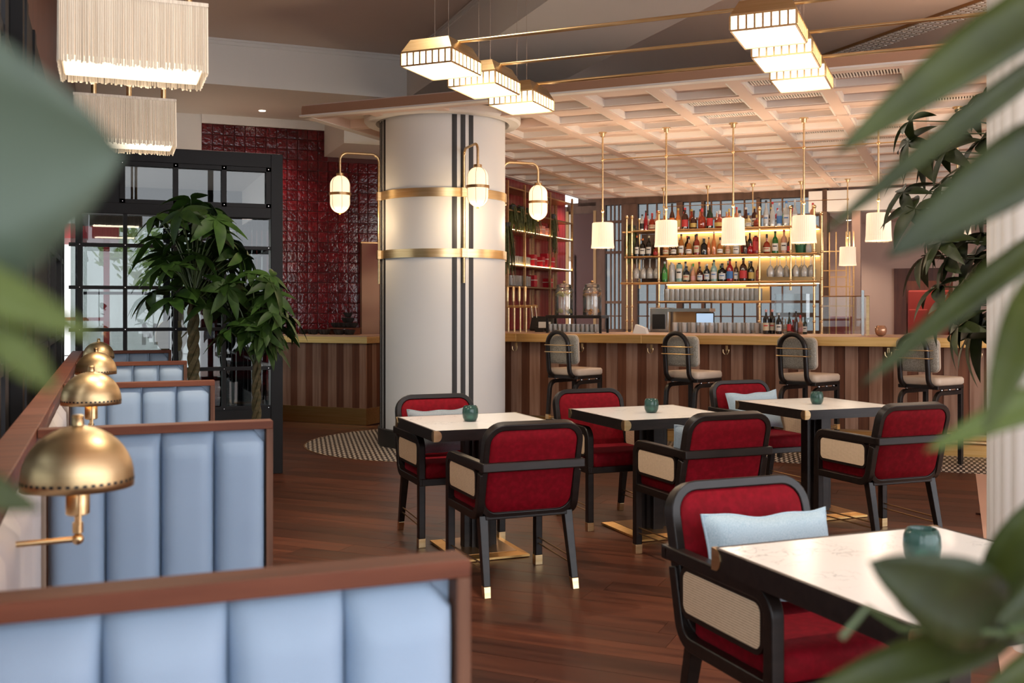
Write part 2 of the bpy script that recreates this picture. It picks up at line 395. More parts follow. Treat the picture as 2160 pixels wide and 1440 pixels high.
# bar-side wall at the canopy's end (u = -6.03), red tiled, runs away from us
wb = struct(MB().box((-6.2, 12.2, 0), (-6.03, 16.2, 3.4)).build('wall_bar_end', M['redtile_small'], smooth=False), 'red tiled wall behind the brass wall shelving')
wb.matrix_world = Matrix.Rotation(BAR, 4, 'Z')
def bslab(name, a, b, m, label=None):
    o = struct(MB().box(a, b).build(name, m, smooth=False), label); o.matrix_world = Matrix.Rotation(BAR, 4, 'Z'); return o
# far wall behind the bar island (v = 17.3): timber framed glazing
VF = 17.3
bslab('wall_far_low', (-6.1, VF, 0), (-1.9, VF + .15, 1.05), M['timber'], 'brown timber panelling under the far windows')
bslab('wall_far_top', (-6.2, VF, 3.24), (-1.9, VF + .15, ZC), M['timber'], 'brown timber head above the far windows')
def far_u(px): return v_of(px, VF)[0]
win = empty('window_1', UV(0, VF), BAR); struct(win, 'timber framed leaded windows behind the bottle gantry')
for px0, px1 in ((1190, 1198), (1256, 1277), (1312, 1345), (1428, 1440), (1480, 1486), (1596, 1604), (1728, 1748)):
    a, b = far_u(px0), far_u(px1)
    MB().box((a, -.04, 1.05), (b, .1, 3.24)).build('mullion', M['timber'], win, smooth=False)
for z in (1.5, 2.38, 2.92):
    MB().box((far_u(1256), -.02, z), (far_u(1740), .06, z + .045)).build('transom', M['timber'], win, smooth=False)
for px in (1288, 1296, 1305, 1365, 1385, 1404, 1455, 1500, 1520, 1545, 1570, 1625, 1650, 1690):
    a = far_u(px); MB().box((a - .012, 0, 1.05), (a + .012, .04, 3.24)).build('glazing_bar', M['timber'], win, smooth=False)
for z in (1.27, 2.60):
    MB().box((far_u(1277), 0, z), (far_u(1740), .035, z + .02)).build('glazing_bar', M['timber'], win, smooth=False)
for px0, px1 in ((1277, 1312), (1345, 1428), (1440, 1480), (1486, 1596), (1604, 1728)):
    MB().box((far_u(px0), .015, 1.05), (far_u(px1), .022, 3.24)).build('pane', M['pane_far'], win, smooth=False)
# mirror strip left of the far windows
mo = empty('tall_mirror', UV(far_u(1227), VF), BAR); tag(mo, 'tall smoked mirror beside the brass wall shelving, behind the drink dispensers', 'mirror')
hw = (far_u(1256) - far_u(1198)) / 2
MB().box((-hw, -.03, .6), (hw, -.01, 3.1)).build('glass', M['mirror'], mo, smooth=False)
for s_ in (-1, 1): MB().box((s_ * hw - .025, -.05, .6), (s_ * hw + .025, 0, 3.15)).build('side_frame', M['brass_dim'], mo, smooth=False)
bslab('wall_far_left', (-6.4, VF, 0), (far_u(1257), VF + .1, 3.3), M['timber'])
# right of the gantry: bulkhead, blush walls and a mahogany doorway with red seating
VR = 19.5
def r_u(px): return v_of(px, VR)[0]
bslab('wall_right_far', (r_u(1740), VR, 0), (r_u(1886), VR + .2, 4.3), M['pinkwall'], 'blush wall of the room beyond the bar')
bslab('wall_right_head', (r_u(1886), VR, z_at(590, 18.0)), (6, VR + .2, 4.3), M['pinkwall'])
bslab('wall_right_end', (r_u(2010), VR, 0), (6, VR + .2, 4.3), M['pinkwall'])
bslab('wall_alcove', (r_u(1840), VR + 1.0, 0), (6, VR + 1.2, 3), M['brownpanel'], 'mahogany panelled alcove beyond the bar')
bslab('trim_4', (r_u(1886), VR - .05, 0), (r_u(1912), VR, z_at(565, 18.0)), M['brownpanel'], 'mahogany door surround')
bslab('trim_5', (r_u(1912), VR - .05, z_at(592, 18.0)), (r_u(2010), VR, z_at(565, 18.0)), M['brownpanel'])
bslab('wall_bulkhead', (r_u(1745), 16.9, 2.95), (6, 17.2, 3.28), M['plaster'], 'pale bulkhead above the passage beyond the bar')
bslab('ceiling_passage', (-1.9, 17.2, 2.95), (6, 21, 3.05), M['ceil'], 'low ceiling of the passage')
bslab('wall_pier', (v_of(1798, 17.0)[0], 16.9, 0), (v_of(1816, 17.0)[0], 17.1, 2.95), M['pinkwall'], 'slim taupe pier beyond the glass guard')
bslab('wall_pier_timber', (v_of(1736, 17.0)[0], 16.9, 0), (v_of(1746, 17.0)[0], 17.3, 3.3), M['timber'])
# outer shell behind and beside the viewer: glazed street front
slab('wall_right', (17.2, -3.2, 0), (17.4, 20, ZC), M['pinkwall'])
fw = empty('window_2', (0, -3.1, 0)); struct(fw, 'tall street glazing behind the viewer')
for x in (-.5, 1.9, 4.3, 6.7, 9.1, 11.5, 13.9, 16.3): MB().box((x - .05, -.05, 0), (x + .05, .05, ZC)).build('mullion', GL, fw, smooth=False)
for z in (.0, 2.5): MB().box((-.5, -.05, z), (17.2, .05, z + .08)).build('transom', GL, fw, smooth=False)

# ---- left street facade (x = -0.34) with dark steel windows
wl = empty('window_3', (-.34, 0, 0)); struct(wl, 'dark steel street windows beside the booths')
MB().box((-.06, -3.1, 0), (.02, 13.4, .62)).build('lower_panel', GL, wl, smooth=False)
MB().box((-.06, -3.1, 2.7), (.02, 13.4, 3.95)).build('head_panel', M['brownpanel'], wl, smooth=False)
for y in (-1, .6, 2.2, 3.55, 3.80, 4.55, 4.78, 5.3, 6.6, 7.4, 8.3, 8.8): MB().box((-.05, y - .05, .62), (.03, y + .05, 2.7)).build('mullion', GL, wl, smooth=False)
for y0, y1 in ((4.83, 5.25), (5.35, 6.55), (8.35, 8.75), (3.85, 4.0)): MB().box((-.05, y0, .62), (.02, y1, 2.7)).build('blank_panel', GL, wl, smooth=False)
for z in (.62, 1.18, 1.75, 2.3): MB().box((-.04, -3.1, z), (.025, 8.9, z + .04)).build('glazing_bar', GL, wl, smooth=False)
for y0, y1 in ((.65, 2.15), (2.25, 3.5), (4.0, 4.5), (6.65, 7.35), (7.45, 8.25)): MB().box((-.02, y0, .66), (-.014, y1, 2.7)).build('pane', M['pane'], wl, smooth=False)

# ---- entrance lobby: black steel glazed screen at y = 8.9
YV = 8.9
vs = empty('window_4', (0, YV, 0)); struct(vs, 'black steel glazed screen of the entrance lobby')
XJ, XL = 1.40, -.28
MB().box((1.30, -.05, 0), (XJ, .07, 2.72)).build('jamb', GL, vs, smooth=False, bevel=.004)
MB().box((XL, -.05, 2.60), (1.30, .07, 2.72)).build('head', GL, vs, smooth=False, bevel=.004)
MB().box((XL, -.05, 2.17), (1.30, .06, 2.26)).build('transom', GL, vs, smooth=False, bevel=.004)
MB().box((XL, -.04, 0), (1.30, .05, .56)).build('lower_panel', GL, vs, smooth=False)
MB().box((XL, -.03, 2.26), (.10, .04, 2.60)).build('blank_panel', GL, vs, smooth=False)
xs = (XL, -.2, .14, .53, .915, 1.30); zs = (.565, .90, 1.235, 1.576, 1.918, 2.17)
for x in xs[1:-1]: MB().box((x - .016, -.045, .56), (x + .016, .035, 2.17)).build('mullion', GL, vs, smooth=False)
for x in (.12, .53, .915, 1.28): MB().box((x - .02, -.045, 2.26), (x + .02, .035, 2.60)).build('mullion', GL, vs, smooth=False)
for z in (2.275, 2.585): MB().box((.1, -.045, z - .018), (1.3, .035, z + .018)).build('glazing_bar', GL, vs, smooth=False)
for z in zs[:-1]: MB().box((XL, -.042, z - .014), (1.30, .033, z + .014)).build('glazing_bar', GL, vs, smooth=False)
MB().box((XL, -.05, .56), (1.30, -.03, .585)).build('bottom_rail', GL, vs, smooth=False)
for i in range(5):
    for j in range(5):
        MB().box((xs[i] + .012, 0, zs[j] + .01), (xs[i + 1] - .012, .006, zs[j + 1] - .01)).build('pane', M['pane'], vs, smooth=False)
for a, b in ((.14, .51), (.55, .895), (.935, 1.26)): MB().box((a, 0, 2.29), (b, .006, 2.57)).build('pane', M['pane'], vs, smooth=False)
rv = MB()
for x in (.12, .53, .915, 1.28):
    for z in (2.275, 2.585): rv.ball((x, -.047, z), .006, 6, 4)
for x in xs[1:]:
    for z in zs[:-1]: rv.ball((x - (.02 if x > 1.2 else 0), -.047, z), .006, 6, 4)
tag(rv.build('rivet', M['steel'], vs), kind='stuff')
# lobby side screen, roof, back doors
slab('wall_lobby_roof', (-.3, 8.98, 2.66), (1.40, 13.4, 2.74), M['ceil'])
ls = empty('window_5', (1.37, 0, 0)); struct(ls, 'glazed side of the entrance lobby')
MB().box((-.02, 9.0, 0), (.02, 13.4, .56)).build('lower_panel', GL, ls, smooth=False)
MB().box((-.02, 9.0, 2.3), (.02, 13.4, 2.66)).build('head_panel', M['ceil'], ls, smooth=False)
for k in range(12): MB().box((-.02, 9.35 + k * .36 - .014, .56), (.02, 9.35 + k * .36 + .014, 2.3)).build('mullion', GL, ls, smooth=False)
for z in (.9, 1.235, 1.576, 1.918): MB().box((-.02, 9.0, z - .012), (.02, 13.4, z + .012)).build('glazing_bar', GL, ls, smooth=False)
MB().box((-.003, 9.0, .56), (.003, 13.4, 2.3)).build('pane', M['pane'], ls, smooth=False)
dr = empty('door_1', (0, 11.3, 0)); struct(dr, 'glazed lobby doors with half-moon brass handles')
MB().box((-.3, -.03, 2.25), (1.36, .03, 2.66)).build('head', GL, dr, smooth=False)
for x in (-.26, .585, .665, 1.33): MB().box((x - .035, -.03, 0), (x + .035, .03, 2.25)).build('stile', GL, dr, smooth=False)
for x0, x1 in ((-.22, .55), (.70, 1.29)):
    MB().box((x0, -.03, .0), (x1, .03, .25)).build('kick_plate', GL, dr, smooth=False)
    MB().box((x0, -.004, .25), (x1, .004, 2.25)).build('pane', M['glass'], dr, smooth=False)
    MB().box((x0, -.02, 1.55), (x1, .02, 1.58)).build('glazing_bar', GL, dr, smooth=False)
for x, s_ in ((.60, -1), (.66, 1)):
    MB().prism([(x + s_ * (-.0 + .13 * math.cos(a)), 1.12 + .17 * math.sin(a)) for a in [(-PI / 2 + PI * k / 14) for k in range(15)]], 0, .02, Matrix.Translation((0, -.05, 0)) @ Matrix.Rotation(PI / 2, 4, 'X')).build('half_moon_handle', M['brass_sat'], dr, bevel=.003)
# white letter on the door glass
lt = MB()
for a, b in (((.36, 1.03), (.36, 1.25)), ((.36, 1.25), (.42, 1.10)), ((.42, 1.10), (.48, 1.25)), ((.48, 1.25), (.48, 1.03))):
    d_ = Vector((b[0] - a[0], 0, b[1] - a[1])); n_ = Vector((-d_.z, 0, d_.x)).normalized() * .02
    A = Vector((a[0], -.012, a[1])); B = Vector((b[0], -.012, b[1])); y_ = Vector((0, .006, 0))
    lt.add([A + n_, B + n_, B - n_, A - n_, A + n_ + y_, B + n_ + y_, B - n_ + y_, A - n_ + y_], [(0, 1, 2, 3), (7, 6, 5, 4), (0, 4, 5, 1), (1, 5, 6, 2), (2, 6, 7, 3), (3, 7, 4, 0)])
tag(lt.build('letter_m', M['white_gloss'], dr, smooth=False), 'white letter M on the door glass')
slab('wall_entrance', (1.30, 13.4, 0), (1.42, 13.6, 2.74), M['plaster'])

# ---- outdoors
struct(MB().box((-40, 13.6, -.2), (30, 60, -.03)).build('ground', M['paving'], smooth=False), 'pale street paving')
struct(MB().box((-40, -40, -.2), (-.6, 13.6, -.03)).build('ground_side', M['paving'], smooth=False), 'pale street paving along the facade')
slab('exterior_building', (-14, 34, 0), (6, 38, 9), M['render'], 'pale building across the street')
slab('exterior_wall', (-9, 2, 0), (-8.6, 24, 1.3), M['render'], 'low pale wall across the pavement')
kiosk = empty('kiosk_frame', (-1.6, 19, 0)); tag(kiosk, 'red painted steel kiosk frame on the street outside the lobby doors', 'kiosk')
for x, y in ((0, 0), (1.6, 0), (0, 1.5), (1.6, 1.5)): MB().box((x - .05, y - .05, -.03), (x + .05, y + .05, 2.6)).build('post', M['redpost'], kiosk, smooth=False)
MB().box((-.2, -.2, 2.6), (1.8, 1.7, 2.85)).build('roof', M['redpost'], kiosk, smooth=False)
MB().box((-.05, -.03, 1.2), (1.65, .03, 1.26)).build('rail', M['redpost'], kiosk, smooth=False)
def street_tree(x, y, h, r, n, label, seed):
    t = empty('street_tree', (x, y, -.03)); tag(t, label, 'tree', 'street trees outside'); g = random.Random(seed)
    MB().tube([(0, 0, 0), (.05, 0, h * .3), (0, .05, h * .6)], [.12, .1, .06], 7).build('trunk', M['bark'], t)
    mb = MB()
    for _ in range(n):
        a = Vector((g.gauss(0, 1), g.gauss(0, 1), g.gauss(0, 1))).normalized() * g.uniform(.4, 1) ** .5 * r
        p = Vector((a.x, a.y, h * .68 + a.z * .9)); q = Vector((g.gauss(0, 1), g.gauss(0, 1), g.gauss(0, 1))).normalized() * .16; w = q.cross(Vector((g.random(), g.random(), g.random()))).normalized() * .07
        mb.add([p - q, p + w, p + q, p - w], [(0, 1, 2, 3)])
    tag(mb.build('crown', M['treeleaf'], t, smooth=False), kind='stuff')
street_tree(-3.2, 22, 5.2, 2.2, 1500, 'bushy street tree beyond the red kiosk', 1)
street_tree(1.6, 26, 5.6, 2.3, 1500, 'tall street tree seen through the lobby doors', 2)
street_tree(-6.5, 17, 4.4, 1.7, 900, 'smaller street tree seen past the street windows', 3)
street_tree(-7.6, 28, 5.4, 2.3, 900, 'street tree standing farthest down the pavement', 4)

# ---- coffered canopy over the bar
ZK = 3.33; PU, PV_ = .708, .69; U0, V0 = -3.10, 8.78
UL, UR, VA, VB = -6.0, 3.3, 8.62, 17.1
cn = empty('ceiling_canopy', (0, 0, 0), BAR); struct(cn, 'blush coffered canopy hanging over the bar')
MB().box((UL, VA, ZK + .095), (UR, VB, ZK + .12)).build('top_board', M['ceil'], cn, smooth=False)
RW = .115
ccu, ccv = (CC.x - CC.y) / R2, (CC.x + CC.y) / R2
us = [U0 - RW / 2 + k * PU for k in range(-4, 10)]; vvs = [V0 - RW / 2 + k * PV_ for k in range(0, 13)]
us = [a for a in us if UL < a < UR]; vvs = [a for a in vvs if VA < a < VB]
for a in us:
    segs = [(VA, VB)]
    if abs(a - ccu) < .72: h_ = math.sqrt(.78 ** 2 - min(.77, abs(a - ccu)) ** 2); segs = [(VA, ccv - h_), (ccv + h_, VB)]
    for s0, s1 in segs: MB().box((a - RW / 2, s0, ZK), (a + RW / 2, s1, ZK + .095)).build('rib', M['coffer'], cn, smooth=False, bevel=.006)
for b in vvs:
    segs = [(UL, UR)]
    if abs(b - ccv) < .72: h_ = math.sqrt(.78 ** 2 - min(.77, abs(b - ccv)) ** 2); segs = [(UL, ccu - h_), (ccu + h_, UR)]
    for s0, s1 in segs: MB().box((s0, b - RW / 2, ZK + .001), (s1, b + RW / 2, ZK + .095)).build('rib', M['coffer'], cn, smooth=False, bevel=.006)
MB().box((UL, VA - .05, ZK + .012), (UR, VA, ZK + .10)).build('fascia', M['fascia'], cn, smooth=False)
MB().box((UL - .03, VA - .06, ZK - .006), (UR, VA + .03, ZK + .012)).build('lip', M['coffer_white'], cn, smooth=False, bevel=.003)
MB().box((UL - .03, VA, ZK - .006), (UL + .06, VB, ZK + .10)).build('side_fascia', M['coffer_white'], cn, smooth=False)
rg = [(.70, ZK - .002), (.80, ZK - .002), (.82, ZK + .02), (.82, ZK + .08), (.70, ZK + .08)]
MB().rings([[(ccu + r * math.cos(2 * PI * k / 48), ccv + r * math.sin(2 * PI * k / 48), z) for k in range(48)] for r, z in rg], loop=True).build('column_ring', M['coffer_white'], cn)
# cell mouldings and panels: inner frame of a cell, shared meshes
cell_mesh = MB()
wi, di = PU - RW, PV_ - RW
for (a, b) in (((-wi / 2, -di / 2), (wi / 2, -di / 2 + .022)), ((-wi / 2, di / 2 - .022), (wi / 2, di / 2)), ((-wi / 2, -di / 2 + .022), (-wi / 2 + .022, di / 2 - .022)), ((wi / 2 - .022, -di / 2 + .022), (wi / 2, di / 2 - .022))):
    cell_mesh.box((a[0], a[1], .012), (b[0], b[1], .095))
cell_mesh = cell_mesh.mesh('coffer_moulding', M['coffer_white'], smooth=False)
panel_mesh = MB().box((-wi / 2 + .02, -di / 2 + .02, .075), (wi / 2 - .02, di / 2 - .02, .095)).mesh('coffer_panel', M['coffer'], smooth=False)
gr = MB()
for k in range(22): x = -.26 + k * .0245; gr.box((x, -.13, .052), (x + .012, .13, .07))
grille_mesh = gr.mesh('grille_slat', M['coffer_white'], smooth=False)
gback = MB().box((-.275, -.145, .066), (.275, .145, .076)).mesh('vent_backing', P('dark_duct', (.10, .05, .035), .8), smooth=False)
vents = set()
for px, py in ((1510, 219), (1545, 247), (1670, 207), (1605, 180), (1810, 160), (1225, 316), (1340, 308), (1270, 331), (1165, 345), (1725, 284), (1740, 303), (1865, 276), (1875, 295), (1900, 313), (2030, 212)):
    p = at_z(px, py, ZK + .05); u_, v_ = (p.x - p.y) / R2, (p.x + p.y) / R2
    vents.add((int(math.floor((u_ - U0) / PU)), int(math.floor((v_ - V0) / PV_))))
for i in range(-4, 9):
    for j in range(0, 12):
        cu, cv = U0 + i * PU + wi / 2, V0 + j * PV_ + di / 2
        if cu - wi / 2 < UL + .05 or cu + wi / 2 > UR or cv + di / 2 > VB: continue
        if math.hypot(cu - ccu, cv - ccv) < 1.0: continue
        inst('coffer_moulding', cell_mesh, cn).location = (cu, cv, ZK)
        inst('coffer_panel', panel_mesh, cn).location = (cu, cv, ZK)
        if (i, j) in vents:
            inst('vent_backing', gback, cn).location = (cu, cv, ZK); tag(inst('grille', grille_mesh, cn), kind='stuff').location = (cu, cv, ZK)
# canopy hangers so that it is held from the ceiling
for u_ in (-5.2, -2, 1, 3):
    for v_ in (12.5, 16.4): MB().tube([(u_, v_, ZK + .1), (u_, v_, ZC)], .012, 6).build('hanger', M['steel'], cn)

# ---- the big column
co = empty('column', (CC.x, CC.y, 0)); struct(co, 'big round ivory column with charcoal stripes and brass bands')
MB().lathe([(CR, .18), (CR, ZK + .08)], 96).build('shaft', M['column'], co)
MB().lathe([(CR + .022, 0), (CR + .022, .175), (CR + .012, .185)], 96).build('plinth', M['column_dark'], co)
for base in (180, 270, 0, 90):
    for da in (-7.6, 0, 7.6):
        a = math.radians(base + da); w = .0245
        MB().rings([[((CR + q) * math.cos(a + e / CR), (CR + q) * math.sin(a + e / CR), z) for q, e in ((-.005, -w), (.004, -w), (.006, 0), (.004, w), (-.005, w))] for z in (.186, ZK)]).build('stripe', M['column_dark'], co, smooth=False)
for z0, z1 in ((2.515, 2.602), (1.915, 2.0)):
    MB().rings([[(r * math.cos(2 * PI * k / 96), r * math.sin(2 * PI * k / 96), z) for k in range(96)] for r, z in ((CR - .003, z0), (CR + .018, z0), (CR + .018, z1), (CR - .003, z1))], loop=True).build('band', M['brass_sat'], co)

# ---- fluted white column near the viewer
fc = at_d(2088, 700, 4.25); fr = .62; ctr = at_d(2088 + 345, 700, 4.3)
fo = empty('column_fluted', (ctr.x, ctr.y, 0)); struct(fo, 'white fluted column beside the leafy plants')
NF = 44; prof = []
for k in range(NF):
    for q in range(6):
        a = 2 * PI * (k + q / 6) / NF; prof.append((fr + .016 * abs(math.sin(PI * q / 6)) ** .7, a))
MB().rings([[(r * math.cos(a), r * math.sin(a), z) for r, a in prof] for z in (.0, 3.9)]).build('shaft', M['flute'], fo, ang=70)
MB().lathe([(fr - .02, 3.9), (fr - .02, ZC)], 48).build('collar', M['brass_sat'], fo)

# ================================================================== BOOTHS
XB0, XB1, ZP = -.156, .458, 1.07
PY = (1.335, 3.14, 4.98, 6.9, 8.8)
XE = (.448, .459, .467, .478, .488)
ordw = ('nearest', 'second', 'third', 'fourth', 'fifth', 'sixth', 'seventh', 'eighth', 'ninth', 'tenth', 'eleventh', 'twelfth', 'thirteenth', 'fourteenth', 'fifteenth', 'sixteenth', 'seventeenth', 'eighteenth', 'nineteenth', 'twentieth', 'twenty-first', 'twenty-second', 'twenty-third', 'twenty-fourth')
def channel_mesh(name, w, h, t, mat, rc=0.0):
    nx, ny = 14, 16; vs = []; fs = []
    for j in range(ny + 1):
        for i in range(nx + 1):
            a = math.sin(PI / 2 * (-1 + 2 * i / nx)); b = j / ny
            prof = max(0, 1 - abs(a) ** 4.5) ** .5; e = min(1, (1 - b) / .09); top = math.sqrt(max(0, 1 - (1 - e) ** 2)) if e < 1 else 1
            x = a * w / 2
            if rc and a > 0 and b > 1 - rc / h:
                q = (b - (1 - rc / h)) * h / rc; x = a * (w / 2 - (rc - rc * math.sqrt(max(0, 1 - q * q))))
            vs.append((x, -t * (.02 + .98 * prof) * max(.05, top), b * h))
    for j in range(ny):
        for i in range(nx): k = j * (nx + 1) + i; fs.append((k, k + 1, k + nx + 2, k + nx + 1))
    mb = MB(); mb.add(vs, fs)
    return mb.mesh(name, mat, ang=60)
NCH = 4; x0c, x1c = -.150, .438; cw = (x1c - x0c) / NCH
chm = channel_mesh('channel_pad', cw - .002, .604, .046, M['leather']); chm_end = channel_mesh('channel_pad', cw - .002, .604, .048, M['leather'], .032)
for i, y in enumerate(PY):
    t = empty('booth_bench', (0, y, 0)); tag(t, ('walnut-capped pale blue channelled booth back, nearest the viewer', 'pale blue channelled booth back just behind the first brass dome lamp', 'third pale blue booth back, in front of the taller braided tree', 'fourth booth back, greyer blue, beside the taller tree trunk', 'farthest small booth back against the black steel screen')[i], 'booth', 'pale blue booth backs')
    XB1 = XE[i]; x1c = XB1 - .02; cw = (x1c - x0c) / NCH
    MB().box((XB0, -.02, 0), (XB1, 0, ZP - .024)).build('core', M['walnut_end'], t, smooth=False)
    MB().box((XB0 - .02, -.057, ZP - .024), (XB1, .002, ZP)).build('cap', M['walnut'], t, smooth=False, bevel=.002)
    MB().box((XB1 - .02, -.057, .0), (XB1, 0, ZP - .024)).build('end_post', M['walnut_end'], t, smooth=False, bevel=.002)
    MB().box((x0c, -.0208, .42), (x1c, -.0190, ZP - .026)).build('backing', M['leather'], t, smooth=False)
    for k in range(NCH):
        o = inst('channel_pad', chm_end if k == NCH - 1 else chm, t); o.location = (x0c + cw * (k + .5), -.0205, .44)
    MB().box((x0c, -.56, .0), (x1c, -.07, .34)).build('bench_base', M['walnut'], t, smooth=False)
    pad(x1c - x0c, .46, .11, .05).xf(Matrix.Translation(((x0c + x1c) / 2, -.345, .395))).build('seat_cushion', M['leather'], t, ang=60)
sw = empty('booth_side_wall', (0, 0, 0)); tag(sw, 'low walnut-capped side wall running along the street windows behind the lamps', 'low wall')
MB().box((-.25, .9, 0), (-.190, 8.84, ZP - .035)).build('core', M['walnut_end'], sw, smooth=False)
ys = (.9,) + PY
for a, b in zip(ys[:-1], ys[1:]): MB().box((-.252, a + .002, ZP - .035), (-.178, b - .002, ZP + .001)).build('cap', M['walnut'], sw, smooth=False, bevel=.003).rotation_euler = (0, 0, 0)
sp = channel_mesh('side_pad', .30, .55, .03, M['leather_lamplit'])
for a, b in zip(PY[:-1], PY[1:]):
    n = 5; w_ = (b - a - .14) / n
    for k in range(n):
        o = inst('side_pad', sp, sw); o.location = (-.189, a + .03 + w_ * (k + .5), .44); o.rotation_euler = (0, 0, PI / 2); o.scale = (w_ / .30, 1, 1)

# ---- brass dome lamps in the booths
def dome_lamp(i, y):
    t = empty('booth_lamp', (-.052, y, 0))
    tag(t, ('large-looking brass dome lamp on a wall arm in front of the second booth back', 'brass dome lamp on a thin stem, second in the row along the low wall', 'brass dome lamp third in the row, overlapping the one before it', 'small brass dome lamp fourth in the row near the black screen')[i], 'lamp', 'brass dome lamps along the booths')
    R = .1035; prof = []
    for k in range(11): a = PI / 2 * k / 10; prof.append((max(.012, R * math.cos(a)), 1.07 + R * math.sin(a)))
    inner = [(max(.01, r - .004), z - .002) for r, z in reversed(prof)]
    o = MB().lathe([(R, 1.055)] + prof, 48, cap0=False).build('shade', M['brass_lamp'], t, ang=60)
    s_ = o.modifiers.new('solid', 'SOLIDIFY'); s_.thickness = .003; s_.offset = -1
    MB().lathe([(.012, 1.175), (.011, 1.19), (.012, 1.192), (.008, 1.195)], 16).build('finial', M['brass_sat'], t)
    sl = MB()
    for k in range(44):
        a = 2 * PI * k / 44; c, s = math.cos(a), math.sin(a); r = R + .0006
        sl.add([(r * math.cos(a + e), r * math.sin(a + e), z) for e, z in ((-.035, 1.067), (.035, 1.067), (.035, 1.0725), (-.035, 1.0725))], [(0, 1, 2, 3)])
    tag(sl.build('vent_slot', M['black'], t, smooth=False), kind='stuff')
    MB().lathe([(.018, 1.0), (.022, 1.003), (.022, 1.052), (.020, 1.056)], 20).build('socket_cup', M['brass_sat'], t)
    MB().ball((0, 0, 1.082), .022, 10, 8).build('bulb', M['bulb'], t)
    MB().tube([(.004, -.024, 1.06), (.004, -.024, .985)], .0035, 8).tube([(.0, 0, 1.0), (.0, 0, .97)], .006, 8).build('stem', M['brass_sat'], t)
    MB().lathe([(.010, .965), (.010, .985)], 12).build('knuckle', M['brass_sat'], t)
    MB().ball((0, 0, .953), .0115, 12, 8).build('pivot_ball', M['brass_sat'], t)
    MB().tube([(0, 0, .953), (-.125, .0, .951)], .0058, 10).build('arm', M['brass_sat'], t)
    l = bpy.data.lights.new('dome_light', 'POINT'); l.energy = 2.2; l.color = (1, .72, .42); l.shadow_soft_size = .02
    lo = bpy.data.objects.new('dome_light', l); COL.objects.link(lo); lo.parent = t; lo.location = (0, 0, 1.045)
for i in range(4): dome_lamp(i, 2.165 + 1.86 * i)

# ---- fringed box pendants over the booths
def fringe_shade(y, label):
    t = empty('fringed_pendant', (.095, y, 2.3)); tag(t, label, 'pendant lamp', 'fringed box pendants over the booths')
    LX, LY, H = .255, .175, .24; g = random.Random(int(y * 10))
    MB().box((-LX + .006, -LY + .006, .012), (LX - .006, LY - .006, H)).build('shade_box', M['shade'], t, smooth=False)
    MB().box((-LX + .012, -LY + .012, .006), (LX - .012, LY - .012, .012)).build('diffuser', M['diffuser_soft'], t, smooth=False)
    f = MB()
    def strand(p, n):
        p = Vector(p); n = Vector(n); tdir = Vector((-n.y, n.x, 0)); w = .0029; zb = -.008 - g.random() * .012; sx = tdir * g.uniform(-.002, .002); ou = n * g.uniform(0, .0025)
        f.add([p - tdir * w + Vector((0, 0, H)), p + n * .003 + Vector((0, 0, H)), p + tdir * w + Vector((0, 0, H)), p - tdir * w + sx + ou + Vector((0, 0, zb)), p + n * .004 + sx + ou + Vector((0, 0, zb)), p + tdir * w + sx + ou + Vector((0, 0, zb))], [(0, 3, 4, 1), (1, 4, 5, 2)])
    n = 84
    for k in range(n):
        x = -LX + (k + .5) * 2 * LX / n; strand((x, -LY, 0), (0, -1, 0)); strand((x, LY, 0), (0, 1, 0))
    n = 58
    for k in range(n):
        yy = -LY + (k + .5) * 2 * LY / n; strand((-LX, yy, 0), (-1, 0, 0)); strand((LX, yy, 0), (1, 0, 0))
    tag(f.build('fringe', M['fringe'], t, smooth=False), kind='stuff')
    MB().box((-LX - .004, -LY - .004, H - .012), (LX + .004, LY + .004, H + .002)).build('top_band', M['fringe'], t, smooth=False)
    for x in (-.16, .02, .2): MB().tube([(x, 0, H), (x, 0, ZC - 2.3)], .0145, 10).build('rod', M['brass_sat'], t)
    l = bpy.data.lights.new('shade_light', 'AREA'); l.shape = 'RECTANGLE'; l.size = .46; l.size_y = .3; l.energy = 5; l.color = (1, .82, .6)
    lo = bpy.data.objects.new('shade_light', l); COL.objects.link(lo); lo.parent = t; lo.location = (0, 0, -.01)
fringe_shade(4.155, 'big cream fringed box pendant over the second booth, cut by the top edge')
fringe_shade(6.03, 'smaller-looking cream fringed box pendant over the third booth, half behind the blurred leaf')

